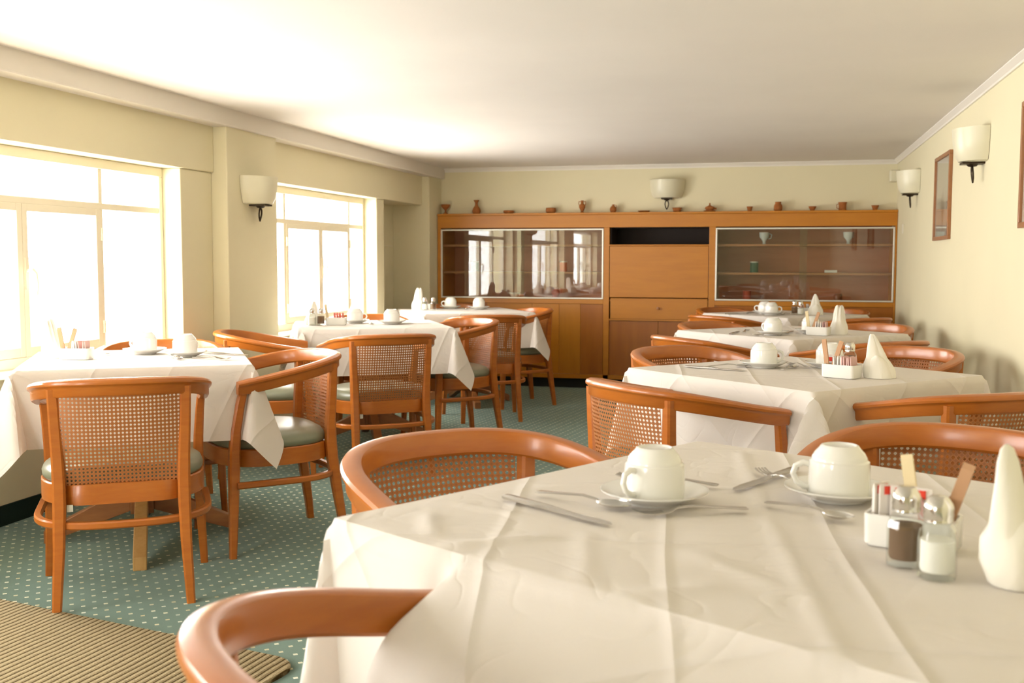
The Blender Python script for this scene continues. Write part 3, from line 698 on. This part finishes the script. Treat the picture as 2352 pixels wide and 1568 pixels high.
def drape(k, s, hang, a):
    """a square cloth: flat top, straight hanging sides, a folded cone at each corner"""
    rn = random.Random(sum(map(ord, k)) * 7)
    hs = s / 2; top = .7265; S_ = hs + hang
    fine = 80 if k == 'R1' else 40
    g = [-S_ + hang * t / 16 for t in range(16)] + [-hs + s * t / fine for t in range(fine + 1)] + [hs + hang * (t + 1) / 16 for t in range(16)]
    n = len(g)
    ph = [[rn.uniform(0, 6.28) for _ in range(3)] for _ in range(4)]
    corner = [(rn.uniform(.20, .30), rn.uniform(.30, .42), rn.uniform(-.05, .05)) for _ in range(4)]
    rad = .012
    def round_edge(d):          # d = cloth length past the edge -> outward, downward
        o = rad * (1 - math.exp(-d / rad)); return o, d - o * .75
    def side_tilt(si, v):
        """outward slope of the hanging side si at position v along it"""
        p = ph[si]
        t = .05 + .030 * math.sin(11 * v + p[0]) + .022 * math.sin(23 * v + p[1])
        return t
    def lifted(v, d):
        """foreground cloth riding over the arms of the chair pushed under it: outward and downward run"""
        q = max(0.0, min(1.0, (.245 - v) / .055)) * max(0.0, min(1.0, (v + .50) / .10)); q = q * q * (3 - 2 * q)
        o = h_ = 0.0; n_ = 24
        for i in range(n_):
            e = d * (i + .5) / n_
            th_ = q * (1.16 if e < .13 else 1.16 - (1.16 - .10) * min(1, (e - .13) / .12))
            th_ = max(th_, .05); th_ *= min(1, e / .012 + .15)
            o += math.sin(th_) * d / n_; h_ += math.cos(th_) * d / n_
        return o, h_
    if k == 'L1': corner[1] = (.06, .22, 0)
    if k == 'R1': corner[1] = (.10, .26, 0); corner[3] = (.10, .26, 0)
    V = []
    ca, sa = math.cos(R(a + 45)), math.sin(R(a + 45))
    for v in g:
        for u in g:
            au, av = abs(u) - hs, abs(v) - hs; su, sv = (1 if u >= 0 else -1), (1 if v >= 0 else -1)
            if au <= 0 and av <= 0:
                z = top + .0008 * math.sin(9 * u + 3) * math.sin(8 * v)
                e = min(-au, -av)
                if k == 'R1':
                    wx, wy = ca * u - sa * v + .018, sa * u + ca * v + 1.661
                    fade = min(1, e / .03)
                    for (x0, y0, x1, y1, h_, w_) in CREASES:
                        dx, dy = x1 - x0, y1 - y0; L = math.hypot(dx, dy)
                        tt = ((wx - x0) * dx + (wy - y0) * dy) / L; dd = ((wx - x0) * dy - (wy - y0) * dx) / L
                        if -.02 < tt < L + .02:
                            end = max(0, min(1, min(tt + .02, L + .02 - tt) / .05))
                            z += fade * h_ * end * math.exp(-(dd / w_) ** 2)
                V.append((u, v, z)); continue
            if av <= 0 or au <= 0:
                if av <= 0: d, w_, si, sg = au, v, (0 if su > 0 else 2), su
                else: d, w_, si, sg = av, u, (1 if sv > 0 else 3), sv
                o, dn = round_edge(d); t = side_tilt(si, w_); c = 1 / math.sqrt(1 + t * t)
                out = hs + o + t * c * dn; z = top - c * dn
                if k == 'R1' and si == 2 and -.50 < w_ < .245:
                    o2, d2 = lifted(w_, d); m_ = max(0.0, min(1.0, (.245 - w_) / .05)) * max(0.0, min(1.0, (w_ + .50) / .06))
                    out = out * (1 - m_) + (hs + o2) * m_; z = z * (1 - m_) + (top - d2) * m_
                near = math.exp(-(hs - abs(w_)) / .09)
                sl = -.16 * dn * near * (1 if w_ >= 0 else -1)
                if av <= 0: V.append((sg * out, w_ + sl, z))
                else: V.append((w_ + sl, sg * out, z))
                continue
            # corner cone
            ci = (0 if su > 0 else 1) + (0 if sv > 0 else 2)
            tip, amp, sk = corner[ci]
            rho = math.hypot(au, av); phi = math.atan2(av, au) / (PI / 2)      # 0 at the u side, 1 at the v side
            tu = side_tilt(0 if su > 0 else 2, sv * hs) if phi < .5 else side_tilt(1 if sv > 0 else 3, su * hs)
            q = phi * 2 if phi < .5 else (1 - phi) * 2                     # 0 at the side, 1 at the tip
            # plane of directions: x out across this side, y along it towards the corner
            p0 = (tu, -.16); p1 = (tip * .707, tip * .707)
            bx = p0[0] + (p1[0] - p0[0]) * q; by = p0[1] + (p1[1] - p0[1]) * q
            b_ = math.sin(PI * q) * amp
            nx_, ny_ = -(p1[1] - p0[1]), (p1[0] - p0[0]); l = math.hypot(nx_, ny_)
            bx += -nx_ / l * b_ * .8; by += -ny_ / l * b_ * .8
            if phi < .5: ox, oy = bx, by
            else: ox, oy = by, bx
            ln_ = math.sqrt(1 + ox * ox + oy * oy)
            o, dn = round_edge(rho)
            wu = math.cos(phi * PI / 2); wv = math.sin(phi * PI / 2)
            V.append((su * (hs + o * wu + ox / ln_ * dn), sv * (hs + o * wv + oy / ln_ * dn), top - dn / ln_))
    # creases follow the room axes
    r_ = -R(a + 45) + R(6)
    uv = []
    for v in g:
        for u in g: uv.append((math.cos(-r_) * u - math.sin(-r_) * v, math.sin(-r_) * u + math.cos(-r_) * v))
    f = [(i * n + j, i * n + j + 1, (i + 1) * n + j + 1, (i + 1) * n + j) for i in range(n - 1) for j in range(n - 1)]
    b = MB(); b.add(V, f); b.uv = uv; return b
# ironed folds and rucks of the foreground cloth (x0, y0, x1, y1, height, half width) in metres
CREASES = [(-.065, 2.21, -.010, 1.68, .0035, .008), (-.008, 1.66, .085, .96, .0035, .009), (-.262, 1.50, -.18, 1.0, .003, .010),
           (-.50, 1.62, -.36, 1.56, .004, .010), (-.46, 1.36, -.30, 1.46, .005, .016), (-.47, 1.72, -.33, 1.80, .003, .008),
           (-.30, 1.98, -.20, 1.86, .002, .008), (-.10, 1.42, .02, 1.28, .003, .018),
           (.05, 2.10, .10, 1.98, .002, .007), (-.52, 1.55, -.47, 1.42, .005, .009), (-.20, 1.20, -.05, 1.28, .004, .020)]
for k, (x, y, a, s, hang, nm) in TABLES.items():
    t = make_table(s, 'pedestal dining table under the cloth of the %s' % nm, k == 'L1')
    t.location = (x, y, 0); t.rotation_euler = (0, 0, R(a + 45)); t['group'] = 'pedestal dining tables'
    TB[k] = t
    b = drape(k, s, hang, a)
    o = b.build('tablecloth', M_cloth, smooth=True, loc=(x, y, 0))
    o.rotation_euler = (0, 0, R(a + 45))
    tag(o, 'cream white cotton cloth draped over the %s' % nm, 'tablecloth', 'cream white tablecloths')

# ------------------------------------------------------------------ tableware
ZT = .7275
def make_cup():
    prof = [(0.044, 0), (0.048, 0.0), (0.0490, 0.012), (0.0490, 0.048), (0.0480, 0.057), (0.0445, 0.060), (0.0440, 0.064), (0.040, 0.071), (0.0335, 0.078), (0.0300, 0.083), (0.0270, 0.084), (0.0250, 0.081), (0.001, 0.080)]
    inside = [(0.001, 0.074), (0.03, 0.070), (0.043, 0.055), (0.0455, 0.012), (0.044, 0.0)]
    b = MB().lathe(prof, 40, cap=False).lathe(inside, 40, cap=False)
    t = thing('coffee_cup', 'cup', 'cup'); b.build('cup_body', M_china, t, smooth=True)
    h = MB().tube([(0.046, 0, 0.050), (0.058, 0, 0.053), (0.070, 0, 0.047), (0.074, 0, 0.034), (0.068, 0, 0.021), (0.056, 0, 0.013), (0.046, 0, 0.012)], [0.0055, 0.005, 0.0048, 0.0048, 0.0048, 0.005, 0.006], 10)
    h.build('cup_handle', M_china, t, smooth=True); return t
def make_saucer():
    prof = [(0.001, 0.0), (0.044, 0.0), (0.046, 0.003), (0.060, 0.008), (0.080, 0.017), (0.0875, 0.0205), (0.088, 0.0225), (0.085, 0.0225), (0.066, 0.013), (0.052, 0.008), (0.048, 0.007), (0.044, 0.0068), (0.001, 0.0066)]
    return MB().lathe(prof, 48).build('saucer', M_china, smooth=True)
CUP = make_cup(); SAU = make_saucer(); first = {'c': True, 's': True}
CUPS = [  # table, x, y, handle angle, label
 ('R1', -0.186, 1.708, -125, 'large upturned cup at left of foreground table, handle toward the camera'),
 ('R1', 0.107, 1.806, 185, 'large upturned cup at right of foreground table, handle pointing left'),
 ('R2', -0.039, 4.010, 20, 'upturned cup alone at left on second right table'),
 ('R2', 0.196, 4.060, 100, 'upturned cup half hidden behind the sugar holder on second right table'),
 ('R3', -0.013, 5.790, 140, 'upturned cup at left on the third right table'),
 ('R3', 0.187, 5.985, 120, 'upturned cup hidden behind sugar sticks on third right table'),
 ('R4', -0.080, 8.080, 180, 'farther of two touching cups on the farthest right table'),
 ('R4', -0.031, 7.930, 0, 'nearer of two touching cups on farthest right table, handle right'),
 ('L1', -2.560, 3.920, 175, 'upturned cup with handle left on nearest left table'),
 ('L1', -2.330, 3.850, 80, 'upturned cup at right on nearest left table, handle hidden'),
 ('L2', -2.545, 6.171, 10, 'upturned cup with handle right on middle left table'),
 ('L2', -2.294, 6.147, 90, 'upturned cup at right on middle left table, handle hidden'),
 ('L3', -2.570, 8.250, 195, 'upturned cup with handle left on farthest left table'),
 ('L3', -2.325, 8.230, 90, 'upturned cup at right on farthest left table, before the glass case'),
]
for (tb, x, y, a, lab) in CUPS:
    sd = SAU if first['s'] else SAU.copy()
    if not first['s']: COL.objects.link(sd)
    first['s'] = False
    sd.location = (x, y, ZT); tag(sd, 'saucer under the ' + lab.split(',')[0], 'saucer', 'white china saucers')
    c = CUP if first['c'] else copy_tree(CUP); first['c'] = False
    c.location = (x, y, ZT + 0.0072); c.rotation_euler = (0, 0, R(a)); c['label'] = lab; c['group'] = 'upturned white coffee cups'

def strip(pts, wid, thick, curve=None):
    """flat tapered bar along y: pts list of (y, half width, z centre)"""
    rg = []
    for (y, hw, z, th) in pts:
        rg.append([(-hw, y, z - th * .3), (-hw * .6, y, z - th / 2), (hw * .6, y, z - th / 2), (hw, y, z - th * .3), (hw, y, z + th * .3), (hw * .5, y, z + th / 2), (-hw * .5, y, z + th / 2), (-hw, y, z + th * .3)])
    return MB().rings(rg)
def make_knife():
    return strip([(-.120, .007, .004, .006), (-.112, .010, .004, .007), (-.06, .009, .004, .007), (-.012, .0065, .004, .007), (-.004, .007, .0035, .005), (.02, .0095, .003, .002), (.08, .0105, .003, .0018), (.108, .008, .003, .0015), (.120, .002, .003, .001)], 0, 0).build('table_knife', M_steel, smooth=True)
def make_spoon(L=.185, name='dessert_spoon'):
    k = L / .185
    b = strip([(-.092, .007, .006, .002), (-.085, .009, .006, .003), (-.05, .005, .009, .003), (.0, .0032, .013, .0035), (.028, .0035, .010, .003), (.036, .006, .006, .002)], 0, 0)
    rg = []
    for i in range(13):
        t = i / 12; y = .030 + .060 * t
        hw = .0195 * math.sin(PI * min(1, t * .93 + .05)) ** .62 + .0008
        row = [(hw * math.cos(PI + PI * j / 8), y, .0085 + .007 * math.sin(PI * t) * math.sin(PI + PI * j / 8)) for j in range(9)]
        row2 = [(p[0] * .95, p[1], p[2] + .0012) for p in reversed(row)]
        rg.append(row + row2)
    b.rings(rg)
    b.v = [(x * k, y * k, z) for x, y, z in b.v]
    return b.build(name, M_steel, smooth=True)
def make_fork():
    b = strip([(-.092, .007, .005, .002), (-.085, .009, .005, .003), (-.05, .005, .008, .003), (.0, .0032, .012, .0035), (.024, .004, .010, .003), (.036, .011, .006, .002), (.046, .0115, .005, .002)], 0, 0)
    for q in (-1.5, -.5, .5, 1.5):
        b.rings([[(q * .0062 - .0018, y, z - .0009), (q * .0062 + .0018, y, z - .0009), (q * .0062 + .0018, y, z + .0009), (q * .0062 - .0018, y, z + .0009)] for y, z in ((.044, .005), (.06, .0035), (.078, .0045), (.092, .009))])
    return b.build('table_fork', M_steel, smooth=True)
PROTO = {'knife': make_knife(), 'tablespoon': make_spoon(), 'fork': make_fork(), 'spoon': make_spoon(.155, 'tea_spoon')}
used = set()
CUT = [
 ('R1', 'knife', -0.327, 1.594, -35, 'steel knife lying at the left of foreground table'),
 ('R1', 'tablespoon', -0.296, 1.664, -25, 'steel spoon with bowl facing right, beside the foreground table knife'),
 ('R1', 'fork', -0.180, 1.852, 168, 'steel fork mostly hidden behind the left foreground saucer'),
 ('R1', 'fork', -0.121, 1.633, -156, 'steel fork in front of the left foreground saucer'),
 ('R1', 'knife', -0.010, 1.920, -116, 'steel knife pointing away left of the right foreground cup'),
 ('R1', 'fork', 0.021, 1.905, 118, 'steel fork crossing under knife, left of right foreground saucer'),
 ('R1', 'spoon', 0.056, 1.676, -33, 'small steel spoon in front of the right foreground saucer'),
 ('R2', 'knife', -0.207, 3.884, -22, 'steel knife at left of second right table'),
 ('R2', 'tablespoon', -0.166, 3.961, 32, 'steel spoon resting beside the knife on second right table'),
 ('R2', 'spoon', 0.053, 3.959, 70, 'small steel spoon right of the lone cup, second right table'),
 ('R2', 'spoon', 0.082, 4.069, 117, 'small steel spoon at hidden cup saucer, second right table'),
 ('R3', 'knife', -0.214, 5.861, 81, 'steel knife at left of third right table'),
 ('R3', 'fork', -0.159, 5.984, 85, 'steel fork left of cup on third right table'),
 ('R3', 'spoon', -0.048, 5.705, -150, 'small steel spoon in front of the third right table cup'),
 ('R3', 'knife', 0.077, 5.993, 81, 'steel knife right of cup on third right table'),
 ('R4', 'knife', -0.265, 8.007, 40, 'steel knife at left of farthest right table'),
 ('R4', 'fork', -0.186, 8.065, 76, 'steel fork beside two cups on farthest right table'),
 ('R4', 'spoon', 0.069, 7.977, -114, 'small steel spoon right of cups on farthest right table'),
 ('L1', 'spoon', -2.637, 3.802, 151, 'small steel spoon left of cups on nearest left table'),
 ('L1', 'knife', -2.213, 3.968, -12, 'steel knife behind right cup on nearest left table'),
 ('L1', 'fork', -2.164, 3.764, -11, 'steel fork at right of nearest left table'),
 ('L1', 'spoon', -2.311, 3.746, -44, 'small steel spoon below right saucer on nearest left table'),
 ('L2', 'spoon', -2.400, 6.080, -67, 'small steel spoon between the cups on middle left table'),
 ('L2', 'knife', -2.560, 6.045, 30, 'steel knife beside sugar box on middle left table'),
 ('L2', 'knife', -2.170, 6.180, 22, 'steel knife right of cups on middle left table'),
 ('L3', 'knife', -2.640, 8.130, 60, 'steel knife at left on farthest left table'),
 ('L3', 'spoon', -2.437, 8.160, -43, 'small steel spoon between the cups on farthest left table'),
]
for (tb, k, x, y, a, lab) in CUT:
    o = PROTO[k]
    if k in used: o = o.copy(); COL.objects.link(o)
    used.add(k)
    o.location = (x, y, ZT + (0.0025 if tb == 'R1' else 0.0005)); o.rotation_euler = (0, 0, R(a - 90))
    tag(o, lab, 'spoon' if 'spoon' in k else k, 'cutlery laid on the tables')

# salt and pepper shakers
def make_shaker(content, filln, label):
    t = thing('%s_shaker' % content, label, 'shaker')
    g = [(0.0225, 0), (0.0245, 0.003), (0.0245, 0.050), (0.0225, 0.060), (0.0165, 0.068), (0.0160, 0.074)]
    MB().lathe(g, 8).build('glass_body', M_shaker, t, smooth=False, bevel=0.001)
    MB().lathe([(0.001, 0.008), (0.0195, 0.009), (0.0205, 0.012), (0.0205, 0.048 * filln), (0.001, 0.05 * filln)], 16).build(content, M_salt if content == 'salt' else M_pepper, t, smooth=True)
    MB().lathe([(0.0172, 0.071), (0.0180, 0.072), (0.0174, 0.077), (0.0182, 0.080), (0.0174, 0.084), (0.0182, 0.088), (0.0165, 0.094), (0.0130, 0.099), (0.0105, 0.102), (0.001, 0.1025)], 24).build('cap', M_chrome, t, smooth=True, label='ribbed chrome cap')
    return t
SH = {}
for (tb, kind, x, y, lab) in [
 ('R1', 'pepper', 0.169, 1.432, 'brown filled glass pepper shaker with chrome cap on the foreground table'),
 ('R1', 'salt', 0.201, 1.383, 'white filled glass salt shaker with chrome cap on the foreground table'),
 ('R2', 'pepper', 0.261, 3.960, 'pepper shaker barely showing behind sugar packets, second right table'),
 ('R4', 'pepper', 0.135, 8.060, 'pepper shaker with chrome cap on farthest right table'),
 ('R4', 'salt', 0.175, 7.970, 'salt shaker beside napkin on farthest right table'),
 ('L2', 'salt', -2.711, 5.900, 'salt shaker beside the napkin on middle left table'),
 ('L2', 'pepper', -2.665, 5.925, 'pepper shaker beside the sugar box on middle left table'),
 ('L3', 'salt', -2.672, 7.900, 'salt shaker beside the napkin on farthest left table'),
 ('L3', 'pepper', -2.612, 7.925, 'pepper shaker right of salt on farthest left table')]:
    if kind not in SH: o = SH[kind] = make_shaker(kind, 1.0 if kind == 'salt' else 1.12, lab)
    else: o = copy_tree(SH[kind])
    o.location = (x, y, ZT); o.rotation_euler = (0, 0, R(random.uniform(0, 45))); o['label'] = lab; o['group'] = '%s shakers' % kind

# sugar holders with their packets
def make_holder():
    w_, d_, h_, t = 0.060, 0.034, 0.045, 0.004
    rr = 0.010
    def rect(a, b, z, r):
        o = []
        for sx, sy, s0 in ((1, 1, 0), (-1, 1, 90), (-1, -1, 180), (1, -1, 270)):
            for k in range(4):
                q = R(s0 + 30 * k); o.append((sx * (a - r) + r * math.cos(q), sy * (b - r) + r * math.sin(q), z))
        return o
    return MB().rings([rect(w_ - .004, d_ - .004, 0, rr), rect(w_ - .001, d_ - .001, 0.004, rr), rect(w_, d_, h_, rr), rect(w_ - t, d_ - t, h_, rr - .003), rect(w_ - t - .001, d_ - t - .001, 0.005, rr - .003)]).build('sugar_holder', M_china, smooth=True)
HOLD = make_holder(); hused = False
def packet(w_, h_, t_):
    rg = []
    for z, s, a in ((0, .2, 1), (.008, 1, 1), (h_ - .008, 1, 1), (h_, .2, 1)):
        rg.append([(-w_ / 2, -t_ / 2 * s, z), (w_ / 2, -t_ / 2 * s, z), (w_ / 2, t_ / 2 * s, z), (-w_ / 2, t_ / 2 * s, z)])
    return MB().rings(rg)
PK = {}
def put_packet(kind, x, y, z, rz, tilt, lab, grp):
    m = {'white': M_packet_w, 'pink': M_packet_p, 'red': M_packet_r, 'brown': M_packet_b, 'kraft': M_packet_c}[kind.split('_')[0]]
    if kind not in PK:
        if kind.endswith('stick'): o = PK[kind] = packet(0.016, 0.115, 0.006).build('sugar_stick', m)
        else: o = PK[kind] = packet(0.040, 0.066, 0.004).build('sugar_packet', m)
    else:
        o = PK[kind].copy(); COL.objects.link(o)
    o.matrix_world = Matrix.Translation((x, y, z)) @ Matrix.Rotation(rz, 4, 'Z') @ Matrix.Rotation(tilt[0], 4, 'X') @ Matrix.Rotation(tilt[1], 4, 'Y')
    tag(o, lab, 'sugar stick' if kind.endswith('stick') else 'sugar packet', grp)
    return o
HOLDERS = [
 ('R1', 0.190, 1.530, -20, 'white china sugar holder behind the shakers on foreground table', 'foreground table'),
 ('R2', 0.220, 3.725, -32, 'white china sugar holder beside the tented napkin on second right table', 'second right table'),
 ('R3', 0.222, 5.830, -22, 'white china sugar holder with sticks on third right table', 'third right table'),
 ('R4', 0.222, 8.170, 10, 'white china sugar holder behind napkin on farthest right table', 'farthest right table'),
 ('L1', -2.675, 3.630, 12, 'white china sugar holder by the napkin on nearest left table', 'nearest left table'),
 ('L2', -2.590, 5.985, 10, 'white china sugar holder with red packets on middle left table', 'middle left table'),
 ('L3', -2.700, 8.060, 20, 'white china sugar holder behind the shakers on farthest left table', 'farthest left table'),
]
CONT = {'R1': (['pink'] * 3 + ['white'] * 2 + ['brown'] * 2, ['kraft_stick', 'brown_stick']), 'R2': (['white'] * 3 + ['pink'] * 5, ['brown_stick', 'brown_stick']),
        'R3': (['white'] * 3 + ['pink'] * 2, ['kraft_stick', 'brown_stick']), 'R4': (['pink'] * 2 + ['white'] * 3, []),
        'L1': (['white'] * 3 + ['pink'] * 3, ['brown_stick', 'brown_stick']), 'L2': (['red'] * 4, ['kraft_stick']), 'L3': (['pink'] * 3, [])}
COLN = {'white': 'white paper', 'pink': 'pale pink paper', 'red': 'red paper', 'brown': 'brown paper', 'kraft': 'tan paper'}
rp = random.Random(3)
for (tb, x, y, a, lab, nm) in HOLDERS:
    o = HOLD if not hused else HOLD.copy()
    if hused: COL.objects.link(o)
    hused = True
    o.location = (x, y, ZT); o.rotation_euler = (0, 0, R(a)); tag(o, lab, 'sugar holder', 'white sugar holders')
    pk, st = CONT[tb]; n = len(pk); ca, sa = math.cos(R(a)), math.sin(R(a))
    for i, k in enumerate(pk):
        u = -0.040 + 0.082 * (i + .5) / n if st else -0.046 + 0.092 * (i + .5) / n
        if st: u = -0.018 + 0.068 * (i + .5) / n
        if tb == 'R1': u = 0.012 + 0.040 * (i + .5) / n
        fan = rp.uniform(-.08, .08)
        put_packet(k, x + ca * u, y + sa * u, ZT + 0.007, R(a + 90) + rp.uniform(-.08, .08), (rp.uniform(-.12, .04), fan * .4), '%s sugar packet standing in the holder on the %s' % (COLN[k], nm), '%s sugar packets on the %s' % (COLN[k], nm))
    for i, k in enumerate(st):
        u = -0.050 + 0.012 * i if tb != 'R1' else 0.006 + 0.030 * i
        kk = k.split('_')[0]
        two = len(set(st)) == 1
        put_packet(k, x + ca * u, y + sa * u, ZT + 0.012, R(a), (rp.uniform(-.12, .02), (0.30 if i else -0.18)),
                   ('%s sugar stick leaning %s in the holder on the %s' % (COLN[kk], 'right' if i else 'left', nm)), 'sugar sticks on the %s' % nm)
# sweetener sachets with red print in the left half of the foreground holder
for i, (u, rz, side) in enumerate(((-.044, 60, 'leftmost'), (-.030, 30, 'second from left'), (-.014, 8, 'third from left'), (.004, -6, 'rightmost'))):
    q = R(-20)
    pkt = thing('sweetener_sachet', 'white sachet with a red printed corner in foreground sugar holder, %s of four' % side, 'sachet', (0.190 + u * math.cos(q), 1.530 + u * math.sin(q) - .004 * i, ZT + .010), R(rz - 10), 'red printed sachets on the foreground table')
    packet(0.036, 0.074, 0.004).build('paper', M_packet_w, pkt)
    MB().box(-.012, .010, -.0032, -.0021, .060, .0715).build('red_mark', M_redmark, pkt)
sg = thing('sweetener_sachet', 'white sachet with a red mark behind sugar holder on second right table', 'sachet', (0.196, 3.775, ZT + .02), R(-20))
packet(0.05, 0.052, 0.003).build('paper', M_packet_w, sg)
MB().box(-.018, -.004, -.0035, -.0020, .030, .044).build('red_mark', M_redmark, sg)

# folded napkins standing upright
def napkin(x, y, rz, s, kind, label, lean=0.0):
    if kind == 'twin':
        b = MB()
        def leaf(path, n_=26):
            rg_ = []
            for (px, py, pz, a_, b_, tw) in path:
                rg_.append([(px + a_ * math.cos(2 * PI * i / n_) * math.cos(tw) - b_ * math.sin(2 * PI * i / n_) * math.sin(tw) * (1 + .12 * math.cos(6 * PI * i / n_)),
                             py + a_ * math.cos(2 * PI * i / n_) * math.sin(tw) + b_ * math.sin(2 * PI * i / n_) * math.cos(tw) * (1 + .12 * math.cos(6 * PI * i / n_)), pz) for i in range(n_)])
            b.rings(rg_)
        leaf([(0, 0, 0, .036, .026, 0), (0, 0, .004, .040, .030, 0), (-.002, 0, .03, .050, .034, .1), (-.004, 0, .055, .048, .030, .1), (-.004, 0, .075, .036, .022, .1), (-.004, 0, .088, .012, .008, .1)])
        leaf([(-.014, -.006, .030, .030, .022, .1), (-.017, -.006, .06, .030, .019, .1), (-.020, -.005, .09, .024, .014, .2), (-.022, -.004, .12, .019, .010, .3), (-.024, -.003, .145, .016, .007, .4), (-.025, -.002, .160, .010, .004, .4), (-.026, -.002, .165, .003, .001, .4)])
        leaf([(.014, .004, .030, .028, .022, -.1), (.018, .005, .06, .028, .019, -.1), (.024, .006, .09, .022, .014, -.2), (.028, .007, .12, .017, .010, -.3), (.030, .008, .142, .013, .007, -.3), (.031, .008, .160, .004, .002, -.3)])
        b.v = [(px * s, py * s, pz * s) for px, py, pz in b.v]
        o = b.build('folded_napkin', M_paper, smooth=True, loc=(x, y, ZT)); o.rotation_euler = (0, 0, R(rz))
        return tag(o, label, 'napkin', 'folded napkins standing on the tables')
    nA, nZ = 48, 22; rg = []
    rn = random.Random(int(abs(x) * 1000) + int(abs(y) * 100))
    ph = rn.uniform(0, 6)
    H = {'tent': .150, 'fan': .155, 'twin': .158}[kind] * s
    for j in range(nZ + 1):
        t = j / nZ
        if kind == 'twin': r = .046 * (0.80 + .38 * math.sin(PI * min(1, t * 1.35)) ** 1.2) * (1 - .45 * max(0, t - .55) / .45)
        elif kind == 'fan': r = .047 * (0.90 + .22 * math.sin(PI * min(1, t * 2.0))) * (1 - t) ** .62 + .012 * t
        else: r = .050 * (0.93 + .20 * math.sin(PI * min(1, t * 2.2))) * (1 - t) ** .80 + .006
        r *= s; ring = []
        for i in range(nA):
            a = 2 * PI * i / nA
            fold = 1 + (.26 * abs(math.sin(1.5 * a + ph)) - .15) * (0.4 + t)
            if kind == 'fan': fold += .16 * t * t * math.cos(9 * a)
            flat = .62 if kind != 'twin' else .55
            px = r * fold * math.cos(a); py = r * flat * fold * math.sin(a)
            z = H * t
            if kind == 'fan': z += .012 * s * t ** 3 * math.cos(9 * a)
            if kind == 'twin' and t > .42:
                q = (t - .42) / .58; side = math.tanh(px / (.008 * s))
                cx = side * .024 * s; wdt = max(0.0, 1 - q) ** .45
                px = cx + (px - cx) * (.30 + .70 * wdt) ; py *= (.35 + .65 * wdt)
                z = H * t - .055 * s * q * (1 - min(1, abs(px) / (.024 * s))) ** 1.0 * 1.2
            px += lean * t * .05 * s
            ring.append((px, py, z))
        rg.append(ring)
    b = MB().rings(rg)
    if kind in ('tent',):     # an arched front fold wrapped round the foot
        fr = []
        for j in range(9):
            t = j / 8; hw = .046 * s * math.sqrt(max(0.02, 1 - t ** 2.2))
            fr.append([(hw * math.sin(u) + lean * t * .02 * s, -.042 * s * math.cos(u) * (1 - .25 * t) - .002, .078 * s * t) for u in np.linspace(-1.25, 1.25, 13)] + [(hw * .97 * math.sin(u) + lean * t * .02 * s, -.038 * s * math.cos(u) * (1 - .25 * t), .078 * s * t) for u in np.linspace(1.25, -1.25, 13)])
        b.rings(fr)
    o = b.build('folded_napkin', M_paper, smooth=True, loc=(x, y, ZT)); o.rotation_euler = (0, 0, R(rz))
    return tag(o, label, 'napkin', 'folded napkins standing on the tables')
napkin(0.298, 1.376, 16, 1.05, 'twin', 'two-pointed folded napkin at the right edge of foreground table', 0.1)
napkin(0.343, 3.750, 0, 0.98, 'tent', 'large tent folded napkin on second right table', -0.55)
napkin(0.329, 5.900, 5, 0.95, 'fan', 'fan topped folded napkin on third right table', 0.0)
napkin(0.284, 8.060, 10, 1.0, 'tent', 'pointed folded napkin on the farthest right table', -0.1)
napkin(-2.800, 3.660, 15, 0.98, 'fan', 'tall folded napkin against the window on nearest left table', -0.5)
napkin(-2.745, 5.975, 0, 0.95, 'tent', 'pointed folded napkin on middle left table before the window', 0.3)
napkin(-2.765, 8.000, 10, 1.05, 'fan', 'fan topped napkin on the farthest left table', 0.2)
